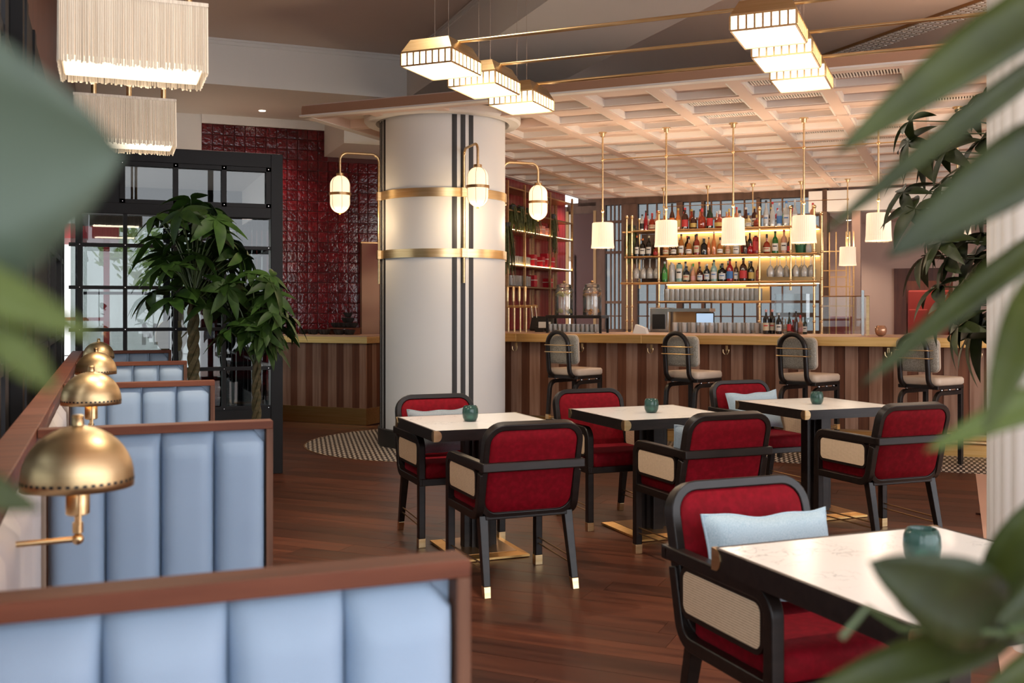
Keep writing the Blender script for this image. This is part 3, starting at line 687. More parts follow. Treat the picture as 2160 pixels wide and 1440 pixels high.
# ================================================================== TABLES
def make_table():
    t = empty('dining_table'); H = .39
    MB().box((-H + .012, -H + .012, .737), (H - .012, H - .012, .75)).build('marble_top', M['marble'], t, smooth=False)
    pts = [(-H, -H), (H, -H), (H, H), (-H, H)]
    for a, b in zip(pts, pts[1:] + pts[:1]):
        A = Vector((*a, 0)); B = Vector((*b, 0)); d = (B - A).normalized(); n = Vector((-d.y, d.x, 0))
        q = [A, B, B + n * .013 - d * .013, A + n * .013 + d * .013]
        MB().prism([(p.x, p.y) for p in q], .690, .7502).build('edge_rail', M['black_wood'], t, smooth=False)
    MB().box((-H + .013, -H + .013, .69), (H - .013, H - .013, .737)).build('under_board', M['black_wood'], t, smooth=False)
    for sx, sy in ((-1, -1), (1, -1), (1, 1), (-1, 1)):
        c = MB()
        for ax in (0, 1):
            prof = [(0, .025)] + [(.026 * math.cos(a) if False else .03 * math.cos(a), .0295 * math.sin(a)) for a in [PI / 2 - PI * k / 10 for k in range(11)]] + [(0, -.0295)]
            for o_ in ():
                pass
            ring = [(0, .0298)] + [(.018 + .024 * math.cos(a), .0298 * math.sin(a)) for a in [PI / 2 - PI * k / 10 for k in range(11)]] + [(0, -.0298)]
            f0, f1 = [], []
            for w, h in ring:
                if ax == 0: f0.append((sx * (H - w), sy * (H + .0025), .7205 + h)); f1.append((sx * (H - w), sy * (H - .004), .7205 + h))
                else: f0.append((sx * (H + .0025), sy * (H - w), .7205 + h)); f1.append((sx * (H - .004), sy * (H - w), .7205 + h))
            c.rings([f0, f1])
        c.build('corner_cap', M['brass_sat'], t, smooth=False)
    for k in range(4):
        a = k * PI / 2; m = Matrix.Rotation(a, 4, 'Z')
        MB().box((-.035, .02, .02), (.035, .10, .69)).xf(m).build('pedestal_leg', M['black_wood'], t, smooth=False, bevel=.004)
    MB().box((-.06, -.06, .02), (.06, .06, .69)).build('pedestal_core', M['black_wood'], t, smooth=False)
    B = .27; BX = .212
    MB().rings([[(x * BX, y * B, .004) for x, y in ((-1, -1), (1, -1), (1, 1), (-1, 1))], [(x * BX, y * B, .016) for x, y in ((-1, -1), (1, -1), (1, 1), (-1, 1))], [(x * (BX - .055), y * (B - .055), .028) for x, y in ((-1, -1), (1, -1), (1, 1), (-1, 1))]]).build('base_plate', M['brass'], t, smooth=False)
    MB().box((-BX + .056, -B + .056, .02), (BX - .056, B - .056, .030)).build('base_inlay', M['brass_dim'], t, smooth=False)
    for sx in (-1, 1):
        for sy in (-1, 1): MB().lathe([(.018, 0), (.018, .005)], 10, (sx * (BX - .03), sy * (B - .03), 0)).build('glide', M['black'], t)
    return t
def mid(a, b): return (a + b) / 2
TC = []
for bk, frn in (((1093, 869), (910, 909)), ((1419, 851.6), (1317, 889)), ((1740, 837), (1699, 866.3)), ((1950, 1102.7), (1980, 1340))):
    c = mid(at_z(*bk, .75), at_z(*frn, .75)); TC.append(c)
tb = make_table(); tabs = [tb] + [copy_tree(tb) for _ in range(3)]
for o, c, lb in zip(tabs, TC, ('marble-topped square table beside the big column, between two red chairs', 'marble-topped square table in the middle of the three in the row', 'marble-topped square table farthest from the column, before the bar stools', 'large-looking marble table close to the viewer, half hidden by leaves')):
    o.location = (c.x, c.y, 0); tag(o, lb, 'table', 'square marble tables')

# ---- tea light glasses
prof = [(.028, .0), (.036, .004), (.044, .022), (.047, .045), (.045, .068), (.040, .082), (.036, .086), (.033, .082), (.036, .06), (.034, .02), (.02, .012)]
tl = empty('tea_light_glass'); MB().lathe(prof, 28).build('glass_body', M['greenglass'], tl, ang=70)
MB().lathe([(.015, .013), (.017, .020), (.016, .026), (.002, .027)], 14).build('tea_light', M['candle_glow'], tl)
tls = [tl] + [copy_tree(tl) for _ in range(3)]
for o, (px, py), lb, sc in zip(tls, ((992, 888), (1374, 870), (1723, 852), (1945, 1188)), ('green glass tea light holder on the table beside the column', 'dark green glass tea light holder on the middle table', 'pale green glass tea light holder on the table before the bar stools', 'dark green glass tea light holder on the close table behind the leaf'), (1.0, .97, .95, 1.0)):
    p = at_z(px, py, .75); o.location = (p.x, p.y, .7505); o.scale = (sc, sc, sc * 1.04); tag(o, lb, 'candle holder', 'green tea light holders')

# ================================================================== CHAIRS
def make_chair():
    t = empty('dining_chair'); BW = M['black_wood']
    def yb(z): return -.215 - (z - .40) * .27            # leaning back plane
    ang = math.atan(.27)
    # back frame: rounded loop in the leaning plane
    Mb = Matrix.Translation((0, yb(.61), .61)) @ Matrix.Rotation(PI / 2 + ang, 4, 'X')
    loop = [Mb @ Vector((x, y, 0)) for x, y in rrect(.492, .462, .085, 6)]
    MB().sweep(loop, Mb.to_3x3() @ Vector((0, 0, 1)), .026, .0155, loop=True).build('back_frame', BW, t, bevel=.004, ang=50)
    pad(.470, .440, .056, .07, n=6).xf(Mb).build('back_cushion', M['velvet'], t, ang=65)
    # seat
    pad(.475, .455, .10, .03, n=4).xf(Matrix.Translation((0, .018, .437))).build('seat_cushion', M['velvet'], t, ang=65)
    for y in (.235,): MB().box((-.255, y - .018, .362), (.255, y + .018, .402)).build('front_rail', BW, t, smooth=False, bevel=.004)
    MB().box((-.22, -.235, .362), (.22, -.20, .402)).build('rear_rail', BW, t, smooth=False, bevel=.004)
    for s in (-1, 1):
        x = s * .252
        p = fillet([(x, yb(.60) - .005, .60), (x, yb(.40) - .01, .383), (x, .25, .383)], .075, 6)
        MB().sweep(p, (1, 0, 0), .019, .021).build('side_rail', BW, t, bevel=.004, ang=50)
        # front leg rising into the arm
        p = fillet([(x, .225, .052), (x, .225, .635), (x, -.315, .635)], .06, 6)
        fl_ = MB().sweep(p, (1, 0, 0), .021, .021).build('front_leg_and_arm', BW, t, bevel=.005, ang=50)
        MB().box((x - .0215, .2035, 0), (x + .0215, .2465, .054)).build('brass_tip', M['brass_sat'], fl_, smooth=False, bevel=.002)
        # rear leg, raked
        a = Vector((s * .228, -.205, .385)); b = Vector((s * .236, -.292, .0))
        def sec(p, w): return [(p.x - w, p.y - w, p.z), (p.x + w, p.y - w, p.z), (p.x + w, p.y + w, p.z), (p.x - w, p.y + w, p.z)]
        q = a.lerp(b, .86)
        rl_ = MB().rings([sec(q, .0175), sec(a, .023)]).build('rear_leg', BW, t, smooth=False, bevel=.003)
        MB().rings([sec(b, .0165), sec(q, .0182)]).build('brass_tip', M['brass_sat'], rl_, smooth=False, bevel=.002)
        # cane side panel
        poly = rrect(.40, .128, .028, 5)
        Mp = Matrix.Translation((x, -.012, .540)) @ Matrix.Rotation(PI / 2, 4, 'Z') @ Matrix.Rotation(PI / 2, 4, 'X')
        MB().prism([(p_[0], p_[1]) for p_ in poly], -.016, .016, Mp).build('cane_panel', M['cane'], t, smooth=False, bevel=.002)
        lp = [Mp @ Vector((p_[0], p_[1], 0)) for p_ in rrect(.414, .142, .034, 5)]
        MB().sweep(lp, (1, 0, 0), .017, .0075, loop=True).build('cane_border', BW, t, ang=50)
        # brass stretchers
        for z in (.118, .150):
            MB().tube([(x, .215, z), (s * .234, -.26, z)], .0042, 8).build('stretcher', M['brass_dim'], t)
    MB().box((-.273, -.338, .612), (.273, -.300, .657)).build('back_rail', BW, t, smooth=False, bevel=.006)
    return t
ch = make_chair()
TN, TF = .52, .52
cpos = []
near_foot = at_z(1016, 1261.7, 0)           # rear left foot of the chair before the column table
specs = []
# (x, y, facing) : near chairs face away (+y), far chairs face the viewer (-y)
specs.append((near_foot.x + .262, near_foot.y + .292, 0, 'red velvet armchair with its back to us, at the table beside the column'))
f2 = at_z(1348, 1168, 0)
specs.append((f2.x + .252, f2.y - .205, 0, 'red velvet armchair with its back to us, at the middle table'))
f3 = at_z(1864, 1110, 0)
specs.append((f3.x - .252, f3.y - .215, 0, 'red velvet armchair with its back to us, at the table before the bar stools'))
g1 = at_z(877, 1155, 0)
specs.append((g1.x + .285, g1.y + .225, PI, 'red velvet armchair facing us in front of the big column'))
g2 = at_z(1232, 1120, 0)
specs.append((g2.x + .29, g2.y + .225, PI, 'red velvet armchair without a cushion facing us at the middle table'))
g3 = TC[2]; specs.append((g3.x + .0, g3.y + .60, PI, 'red velvet armchair facing us with a blue cushion, nearest the bar stools'))
g4 = TC[3]; specs.append((g4.x - .02, g4.y + .50, PI, 'large-looking red velvet armchair facing us at the close table, blue cushion on it'))
chairs = []
for k, (x, y, rz, lb) in enumerate(specs):
    o = ch if k == 0 else copy_tree(ch); o.location = (x, y, 0); o.rotation_euler = (0, 0, rz); tag(o, lb, 'chair', 'red velvet dining armchairs'); chairs.append(o)

# ---- lumbar cushions
def make_pillow(name, mat, w=.45, h=.26, t=.11, seed=1):
    g = random.Random(seed); nx, ny = 22, 14; mb = MB()
    def edge(a, b):       # outline pulled in between the corners
        sx = w / 2 * a * (1 - .055 * (1 - b * b) ) ; sy = h / 2 * b * (1 - .13 * (1 - a * a) + .03 * math.sin(a * 7 + seed))
        return sx, sy
    rows = []
    for side in (1, -1):
        vs = []
        for j in range(ny + 1):
            for i in range(nx + 1):
                a, b = -1 + 2 * i / nx, -1 + 2 * j / ny; x, y = edge(a, b)
                q = ((1 - a ** 4) * (1 - b ** 4)) ** .5 if abs(a) < 1 and abs(b) < 1 else 0
                vs.append((x, side * (t / 2 * q ** .8 + .002), y))
        fs = []
        for j in range(ny):
            for i in range(nx):
                k = j * (nx + 1) + i; f = (k, k + 1, k + nx + 2, k + nx + 1); fs.append(f if side < 0 else tuple(reversed(f)))
        mb.add(vs, fs)
    o = empty(name); mb.build('cover', mat, o, ang=80)
    per = [edge(-1 + 2 * i / nx, -1) for i in range(nx)] + [edge(1, -1 + 2 * j / ny) for j in range(ny)] + [edge(1 - 2 * i / nx, 1) for i in range(nx)] + [edge(-1, 1 - 2 * j / ny) for j in range(ny)]
    MB().tube([(x, 0, z) for x, z in per], .0045, 6, loop=True).build('piping', mat, o)
    return o
for k, (ci, matn, lb, dx, tilt) in enumerate(((3, 'fabric_dk', 'slate grey lumbar cushion on the chair in front of the column', 0, .24), (1, 'fabric', 'pale blue lumbar cushion peeking past the turned chair back at the middle table', .0, .24), (5, 'fabric', 'pale blue lumbar cushion on the chair nearest the bar stools', .0, .27), (6, 'fabric', 'pale blue lumbar cushion with corner ears on the close chair', .01, .28))):
    p = make_pillow('lumbar_cushion', M[matn], .455, .29, .11, k + 1); c = chairs[ci]
    loc = Matrix.Translation(c.location) @ Matrix.Rotation(c.rotation_euler.z, 4, 'Z') @ Matrix.Translation((dx, -.122, .636)) @ Matrix.Rotation(tilt, 4, 'X') @ Matrix.Rotation(.03 * (-1) ** k, 4, 'Y')
    p.matrix_world = loc; tag(p, lb, 'cushion', 'lumbar cushions on the chairs')

# ================================================================== BAR STOOLS
def make_stool():
    t = empty('bar_stool'); BW = M['black_wood']
    pad(.42, .42, .075, .05, n=4).xf(Matrix.Translation((0, .02, .757))).build('seat_cushion', M['beige'], t, ang=65)
    x = .140
    p = [Vector((-x, .17, .708))]
    p += fillet([(-x, .17, .708), (-x, -.235, .708), (-x, -.262, 1.03)], .09, 7)[1:-1]
    for k in range(0, 13):
        a = PI - PI * k / 12; p.append(Vector((x * math.cos(a), -.262 - .006 * math.sin(a), 1.03 + x * .98 * math.sin(a))))
    p += list(reversed([Vector((-q.x, q.y, q.z)) for q in fillet([(-x, .17, .708), (-x, -.235, .708), (-x, -.262, 1.03)], .09, 7)[:-1]]))
    MB().tube(p, .0235, 8).build('arch_frame', BW, t, ang=60)
    MB().box((-.20, -.19, .69), (.20, .21, .722)).build('seat_board', BW, t, smooth=False, bevel=.004)
    Mb = Matrix.Translation((0, -.185, .99)) @ Matrix.Rotation(PI / 2 + .05, 4, 'X')
    pad(.42, .29, .055, .045, n=5).xf(Mb).build('back_cushion', M['tweed'], t, ang=65)
    MB().tube([Mb @ Vector((a * 1.005, b * 1.005, -.004)) for a, b in rrect(.42, .29, .05, 5)], .0085, 6, loop=True).build('back_piping', M['beige'], t)
    for z in (.965, 1.035):
        MB().tube(fillet([(-.165, -.205, z), (-.165, -.292, z), (.165, -.292, z), (.165, -.205, z)], .02, 3), .0052, 8).build('brass_rod', M['brass_sat'], t)
    for s in (-1, 1):
        xx = s * .175
        pts = [Vector((xx, .19, .27)), Vector((xx, .19, .655))] + fillet([(xx, .19, .655), (xx, -.185, .655), (xx, -.215, .27)], .075, 6)[1:]
        MB().sweep([Vector((xx, .205, .655))] + fillet([(xx, .205, .655), (xx, -.185, .655), (xx, -.215, .31)], .085, 6)[1:], (1, 0, 0), .0185, .0185).build('side_frame', BW, t, bevel=.004, ang=50)
        MB().box((xx - .019, .178, .31), (xx + .019, .216, .69)).build('front_leg', BW, t, smooth=False, bevel=.003)
        for y in (.197, -.215):
            MB().box((xx - .021, y - .021, .265), (xx + .021, y + .021, .315)).build('brass_sleeve', M['brass_sat'], t, smooth=False, bevel=.002)
            MB().box((xx - .0185, y - .0185, 0), (xx + .0185, y + .0185, .268)).build('leg', BW, t, smooth=False, bevel=.003)
        for y in (-.10, .02, .14): MB().ball((xx, y, .681), .0125, 8, 6).build('spacer_ball', M['steel'], t)
    for a, b in (((-.175, .197), (.175, .197)), ((-.175, -.215), (.175, -.215)), ((-.175, -.215), (-.175, .197)), ((.175, -.215), (.175, .197))):
        MB().tube([(*a, .29), (*b, .29)], .006, 8).build('foot_bar', M['brass_sat'], t)
    return t
st = make_stool()
for k, (u_, lb) in enumerate(((1212, 'beige bar stool with arched black back, nearest the big column'), (1461, 'beige bar stool with arched black back, second from the big column'), (1706, 'beige bar stool with arched black back, third from the big column'), (1962, 'beige bar stool with arched back, partly behind the leaves near the fluted column'))):
    o = st if k == 0 else copy_tree(st); o.location = UV(v_of(u_, 10.02)[0], 10.02); o.rotation_euler = (0, 0, math.radians((-66, -69, -72, -77)[k])); tag(o, lb, 'bar stool', 'arched bar stools along the bar')

# ================================================================== LANTERN LIGHTS ON BRASS RODS
def ceil_z(x, y): return ZS if 3.257 < x < 4.54 else ZC
def lantern_row(v0, label):
    t = empty('lantern_pendant', UV(-2.1, v0, 3.0), BAR); tag(t, label, 'pendant lamp', 'brass lantern lights on long rods')
    a, b = .187, .225
    MB().tube([(-1.075, 0, .188), (3.9, 0, .188)], .0125, 12).build('rod', M['brass_sat'], t)
    for cu in (-1.075, 1.095):
        o = Matrix.Translation((cu, 0, 0))
        MB().rings([[(x * a, y * b, .098) for x, y in ((-1, -1), (1, -1), (1, 1), (-1, 1))], [(x * (a - .045), y * (b - .045), .185) for x, y in ((-1, -1), (1, -1), (1, 1), (-1, 1))]]).xf(o).build('roof', M['brass_sat'], t, smooth=False, bevel=.002)
        lb = MB().box((-a + .006, -b + .006, .006), (a - .006, b - .006, .095)).xf(o).build('light_box', M['diffuser'], t, smooth=False); fr_ = MB()
        for z0, z1 in ((0, .010), (.088, .100)):
            for (p, q) in (((-a, -b), (a, -b + .010)), ((-a, b - .010), (a, b)), ((-a, -b + .01), (-a + .010, b - .01)), ((a - .010, -b + .01), (a, b - .01))):
                fr_.box((p[0], p[1], z0), (q[0], q[1], z1))
        fr_.xf(o).build('rim', M['brass_sat'], t, smooth=False)
        for k in range(9):
            x = -a + k * 2 * a / 8; w = .0055; y = -b + k * 2 * b / 8
            for q0, q1 in (((x - w, -b - .001, .010), (x + w, -b + .006, .088)), ((x - w, b - .006, .010), (x + w, b + .001, .088)), ((-a - .001, y - w, .010), (-a + .006, y + w, .088)), ((a - .006, y - w, .010), (a + .001, y + w, .088))):
                MB().box(q0, q1).xf(o).build('glazing_bar', M['brass_sat'], lb, smooth=False)
        for dy in (-.1, .1):
            p = UV(-2.1 + cu, v0 + dy); MB().tube([(cu, dy, .18), (cu, dy, ceil_z(p.x, p.y) - 3.0)], .0016, 5).build('cable', M['steel'], t)
            MB().lathe([(.010, -.04), (.006, 0)], 8, (cu, dy, ceil_z(p.x, p.y) - 3.0)).build('cable_grip', M['steel'], t)
for v_, lb in ((6.145, 'brass lantern lights on the rod nearest us, hanging highest in view'), (6.83, 'brass lantern lights on the middle one of three rods'), (7.535, 'brass lantern lights on the rod closest to the coffered canopy')):
    lantern_row(v_, lb)

# ================================================================== BAR PENDANTS
def bar_pendant(u_, v_, label, group, zs0=2.06, deep=False):
    t = empty('bar_pendant', UV(u_, v_, 0), BAR); tag(t, label, 'pendant lamp', group)
    MB().lathe([(.045, ZK - .012), (.045, ZK), (.03, ZK)], 16).lathe([(.024, ZK - .05), (.028, ZK - .012)], 14).build('ceiling_cup', M['brass_sat'], t)
    MB().tube([(0, 0, zs0 + .27), (0, 0, ZK - .03)], .0095, 10).build('rod', M['brass_sat'], t)
    for z in (3.03, 2.47): MB().ball((0, 0, z), .019, 10, 8).build('joint_ball', M['brass_sat'], t)
    n = 40; R = .118
    def ring(r, z, amp=.0022): return [((r + amp * (k % 2)) * math.cos(2 * PI * k / (2 * n)), (r + amp * (k % 2)) * math.sin(2 * PI * k / (2 * n)), zs0 + z) for k in range(2 * n)]
    MB().rings([ring(R + .006, .012), ring(R, .06), ring(R - .006, .275), ring(R - .014, .283)], cap0=False, cap1=False).build('shade', M['shade_bar'], t, smooth=False)
    fg = MB()
    for k in range(60):
        a = 2 * PI * k / 60; r = R + .008; L = random.uniform(.008, .018)
        fg.add([(r * math.cos(a - .03), r * math.sin(a - .03), zs0 + .016), (r * math.cos(a + .03), r * math.sin(a + .03), zs0 + .016), (r * math.cos(a), r * math.sin(a), zs0 + .012 - L)], [(0, 1, 2)])
    tag(fg.build('fringe', M['shade_bar'], t, smooth=False), kind='stuff')
    MB().lathe([(R - .006, .03), (R - .006, .034)], 32, (0, 0, zs0)).build('diffuser', M['diffuser_soft'], t)
    l = bpy.data.lights.new('pendant_light', 'POINT'); l.energy = 7; l.color = (1, .82, .62); l.shadow_soft_size = .07
    lo = bpy.data.objects.new('pendant_light', l); COL.objects.link(lo); lo.parent = t; lo.location = (0, 0, zs0 + .31)
for k in range(6):
    bar_pendant(-3.53 + .71 * k, 10.65, ('cream fringed drum pendant over the bar, closest to the big column', 'cream fringed drum pendant over the bar, second from the column', 'cream fringed drum pendant over the bar, third from the column', 'cream fringed drum pendant over the bar, before the last of the bottle shelves', 'cream fringed drum pendant over the bar, past the bottle shelves', 'cream fringed drum pendant behind the dark leaves by the fluted column')[k], 'drum pendants along the bar front')
tr = empty('pendant_tie_rod', UV(0, 10.65, 3.03), BAR); tag(tr, 'thin brass tie rod linking the drum pendants along the bar front', 'rod')
MB().tube([(-3.53, 0, 0), (.02, 0, 0)], .0065, 8).build('rod', M['brass_sat'], tr)
VQ = 15.9
for k, px in enumerate((1400, 1493, 1588, 1690, 1788)):
    bar_pendant(v_of(px, VQ)[0], VQ, 'cream fringed drum pendant of the row behind the bottle shelves, number %s from the column' % ('one', 'two', 'three', 'four', 'five')[k], 'drum pendants behind the bottle shelves', 2.04)
tr = empty('pendant_tie_rod', UV(0, VQ, 3.03), BAR); tag(tr, 'thin brass tie rod linking the drum pendants behind the bottle shelves', 'rod')
MB().tube([(v_of(1400, VQ)[0], 0, 0), (v_of(1788, VQ)[0], 0, 0)], .006, 8).build('rod', M['brass_dim'], tr)

# ================================================================== COLUMN LANTERNS
def sconce(ax, label):
    t = empty('column_lantern', (CC.x, CC.y, 0), ax); tag(t, label, 'wall lamp', 'opal lanterns on the big column')
    r0 = CR + .03; r1 = 1.09
    MB().tube(fillet([(r0, 0, 1.66), (r0, 0, 2.985), (r1, 0, 2.985), (r1, 0, 2.77)], .075, 6), .0125, 10).build('gooseneck', M['brass_sat'], t, ang=60)
    for z in (2.558, 1.957): MB().box((CR + .012, -.028, z - .046), (r0 + .022, .028, z + .046)).build('bracket', M['brass_sat'], t, smooth=False, bevel=.003)
    R = .1; zc = 2.565
    MB().lathe([(.038, zc + .185), (.04, zc + .19), (.04, zc + .212), (.016, zc + .215)], 16, (r1, 0, 0)).build('cap', M['brass_dim'], t)
    up = [(.104, .012)] + [(.1, .09)] + [(max(.02, .1 * math.cos(a)), .09 + .1 * math.sin(a)) for a in [PI / 2 * k / 8 for k in range(1, 9)]]
    MB().lathe([(R, -.012 + .02)] + [(r, z) for r, z in up[1:]], 28, (r1, 0, zc), cap0=False).build('upper_globe', M['globe'], t, ang=60)
    MB().lathe([(max(.012, r), -z) for r, z in reversed(up[1:])] + [(R, -.008)], 28, (r1, 0, zc), cap1=False).build('lower_globe', M['globe'], t, ang=60)
    MB().lathe([(R, -.013), (R + .012, -.013), (R + .012, .013), (R, .013)], 32, (r1, 0, zc)).build('band', M['brass_dim'], t)
    MB().lathe([(.012, -.205), (.008, -.188)], 10, (r1, 0, zc)).build('finial', M['brass_dim'], t)
    for k in range(6):
        a = PI / 6 + k * PI / 3; pth = []
        for q in range(15):
            e = -PI / 2 + PI * q / 14; rr_ = (R + .003) * math.cos(e); zz = (.09 if e > 0 else -.09 if e < 0 else 0) + (R + .002) * math.sin(e)
            pth.append((r1 + max(.004, rr_) * math.cos(a), max(.004, rr_) * math.sin(a), zc + zz))
        MB().tube(pth, .0018, 5).build('cage_wire', M['brass_dim'], t)
    l = bpy.data.lights.new('lantern_light', 'POINT'); l.energy = 6; l.color = (1, .74, .45); l.shadow_soft_size = .1
    lo = bpy.data.objects.new('lantern_light', l); COL.objects.link(lo); lo.parent = t; lo.location = (r1, 0, 2.30)
sconce(-PI / 2, 'opal capsule lantern on a gooseneck hanging in front of the column stripes')
sconce(PI, 'opal capsule lantern on a gooseneck hanging against the red tiled wall')
sconce(0, 'opal capsule lantern on a gooseneck hanging on the bar side of the column')

# ================================================================== DOWNLIGHTS
def downlight(p, label, e=14, ang=110):
    t = empty('ceiling_downlight', p); tag(t, label, 'ceiling light', 'recessed downlights')
    MB().lathe([(.052, -.004), (.052, .0), (.04, .0)], 20).build('ring', M['white_gloss'], t)
    MB().lathe([(.040, -.006), (.040, -.002)], 20).build('lens', M['downlight'], t)
    l = bpy.data.lights.new('downlight_beam', 'SPOT'); l.energy = e; l.color = (1, .87, .70); l.spot_size = math.radians(ang); l.spot_blend = .7; l.shadow_soft_size = .04
    lo = bpy.data.objects.new('downlight_beam', l); COL.objects.link(lo); lo.parent = t; lo.location = (0, 0, -.012)
for k_, px_ in enumerate((1950, 1790)): downlight(UV(v_of(px_, 19.85 - k_ * 1.2)[0], 19.85 - k_ * 1.2, 2.95), ('downlight over the red banquette beyond the bar', 'downlight over the rose banquette beyond the bar')[k_], 60)
downlight(at_z(553, 233, ZS), 'small round downlight in the white soffit above the tiled wall', 70)
for k, (px, py) in enumerate(((1372, 327), (1402, 341), (1428, 357), (1452, 369), (1606, 312), (1625, 328), (1643, 345), (1660, 358), (1198, 394), (1228, 404))):
    p = at_z(px, py, ZK); u_, v_ = (p.x - p.y) / R2, (p.x + p.y) / R2
    # keep them on the coffer panels
    i, j = math.floor((u_ - U0) / PU), math.floor((v_ - V0) / PV_)
    cu, cv = U0 + i * PU + wi / 2, V0 + j * PV_ + di / 2
    if cv > VB - .3: continue
    downlight(UV(cu, cv, ZK + .074), 'small round downlight in the coffered canopy, number %d counted from the column side' % (k + 1), 60)
# extra downlights added out of view to brighten the dining floor
for k, (x, y) in enumerate(((1.6, 3.2), (1.6, 6.2), (6.4, 3.0), (6.6, 6.0))):
    downlight((x, y, ZC), 'added out-of-view downlight brightening the dining floor', 170, 130)

# ================================================================== BAR
VBF, ZB = 10.4, 1.133
UB0, UB1 = -5.5, 2.2
bar = empty('bar_counter', UV(0, VBF), BAR); tag(bar, 'long bar with walnut boards, brass edge and copper top', 'bar counter')
MB().box((UB0, 0, ZB - .02), (UB1, 1.15, ZB)).build('counter_top', M['fascia'], bar, smooth=False)
edges = (UB0, -4.45, -3.02, -1.35, .05, UB1)
for a, b in zip(edges[:-1], edges[1:]): MB().box((a + .001, -.004, ZB - .092), (b - .001, .03, ZB - .002)).build('brass_edge', M['brass'], bar, smooth=False, bevel=.003)
MB().box((UB0, .03, ZB - .09), (UB1, 1.1, ZB - .02)).build('under_board', M['black_wood'], bar, smooth=False)
MB().box((UB0 + .02, .24, .0), (UB1, 1.05, ZB - .09)).build('carcass', M['black_wood'], bar, smooth=False)
u = UB0; k = 0; rb = random.Random(5)
bm = {}
while u < UB1:
    w = (.125, .10)[k % 2]; key = k % 2
    if key not in bm: bm[key] = MB().box((.001, .205 + .008 * key, .21), (w - .001, .245, ZB - .09)).mesh('board', (M['bar_light'], M['bar_dark'])[key], smooth=False)
    inst('board', bm[key], bar).location = (u, 0, 0); u += w; k += 1
for a, b in zip(edges[:-1], edges[1:]): MB().box((a + .001, .225, .0), (b - .001, .25, .205)).build('brass_plinth', M['brass'], bar, smooth=False)
MB().box((UB0, .19, .20), (UB1, .24, .215)).build('plinth_cap', M['brass_sat'], bar, smooth=False)
MB().tube([(UB0, .11, .15), (UB1, .11, .15)], .022, 12).build('foot_rail', M['brass_sat'], bar)
for x in (-4.4, -3.3, -2.2, -1.1, 0, 1.1): MB().tube([(x, .11, .15), (x, .23, .15)], .012, 8).build('rail_bracket', M['brass_sat'], bar)
for n_, px in enumerate((1089, 1228, 1374, 1533, 1712, 1874, 2064)):
    uu = v_of(px, VBF + .2)[0]
    hk = empty('bag_hook', UV(uu, VBF + .2025, .985), BAR); tag(hk, 'small double brass bag hook under the bar edge, %s from the column' % ordw[n_].replace('nearest', 'first'), 'hook', 'bag hooks under the bar edge')
    MB().tube([(-.03, -.045, .0), (-.028, -.05, -.03), (-.012, -.045, -.05), (0, -.02, -.04), (0, -.004, .03)], .0045, 6).tube([(.03, -.045, .0), (.028, -.05, -.03), (.012, -.045, -.05), (0, -.02, -.04)], .0045, 6).build('prongs', M['brass_sat'], hk)
    MB().box((-.012, -.004, -.01), (.012, .002, .04)).build('plate', M['brass_sat'], hk, smooth=False)

# ---- back island worktop carrying the gantry
VG = 12.3
isl = empty('bar_island', UV(0, VG), BAR); tag(isl, 'back island worktop behind the bar carrying the bottle gantry', 'counter')
MB().box((-5.2, -.35, 0), (.6, .55, 1.06)).build('carcass', M['black_wood'], isl, smooth=False)
MB().box((-5.2, -.38, 1.06), (.6, .58, 1.10)).build('worktop', M['fascia'], isl, smooth=False)
def gu(px): return v_of(px, VG)[0]
def gd(px): return v_of(px, VG)[1]
ZT = 1.10
gt = empty('bottle_gantry', UV(0, VG, 0), BAR); tag(gt, 'brass tube bottle gantry with lit shelves standing behind the bar', 'shelving')
ZSH = (2.36, 2.045, 1.725, 1.495)
def post(px, z0, z1, y=-.0):
    m = MB().tube([(gu(px), y, z0), (gu(px), y, z1)], .0135, 10)
    po = m.build('post', M['brass_sat'], gt); MB().ball((gu(px), y, z1 + .015), .024, 10, 8).build('post_knob', M['brass_sat'], po)
    for z in ZSH[:3]:
        if z0 < z - .32 < z1: MB().ball((gu(px), y, z - .29), .02, 8, 6).build('post_knob', M['brass_sat'], po)
    if z0 < 1.3:
        MB().lathe([(.02, 0), (.02, .02), (.014, .03)], 10, (gu(px), y, z0)).build('post_foot', M['brass_sat'], po)
        MB().ball((gu(px), y, 1.26), .02, 8, 6).build('post_knob', M['brass_sat'], po)
for px in (1397, 1607, 1721): post(px, ZT, 2.56, -.16)
for px in (1327, 1338): post(px, ZT, 2.52, -.1)
post(1672, 1.62, 2.56, -.16); post(1731, ZT, 2.50, .1); post(1344, 1.66, 2.50, .1)
for i, (z, a, b) in enumerate(((ZSH[0], 1344, 1727), (ZSH[1], 1326, 1727), (ZSH[2], 1318, 1727), (ZSH[3], 1397, 1632))):
    MB().box((gu(a), -.17, z - .018), (gu(b), .17, z)).build('shelf', M['brass_dim'], gt, smooth=False)
    MB().tube([(gu(a), -.172, z - .006), (gu(b), -.172, z - .006)], .012, 8).build('shelf_rail', M['brass_sat'], gt)
    if i < 3: MB().box((gu(1400), .135, z - .026), (gu(1725), .160, z - .019)).build('led_strip', M['led'], gt, smooth=False)
MB().box((gu(1400), .175, ZSH[2] + .0), (gu(1727), .19, ZSH[0] - .02)).build('back_panel', M['amberback'], gt, smooth=False)
MB().box((gu(1400), .175, ZSH[3] + .0), (gu(1618), .19, ZSH[2] - .02)).build('back_panel', M['amberback'], gt, smooth=False)
MB().box((gu(1345), .175, ZSH[2]), (gu(1399), .19, ZSH[0] - .02)).build('side_panel', M['timber'], gt, smooth=False)
MB().tube([(gu(1580), -.19, ZSH[2] - .05), (gu(1727), -.19, ZSH[2] - .05)], .011, 8).build('ladder_rail', M['brass_sat'], gt)
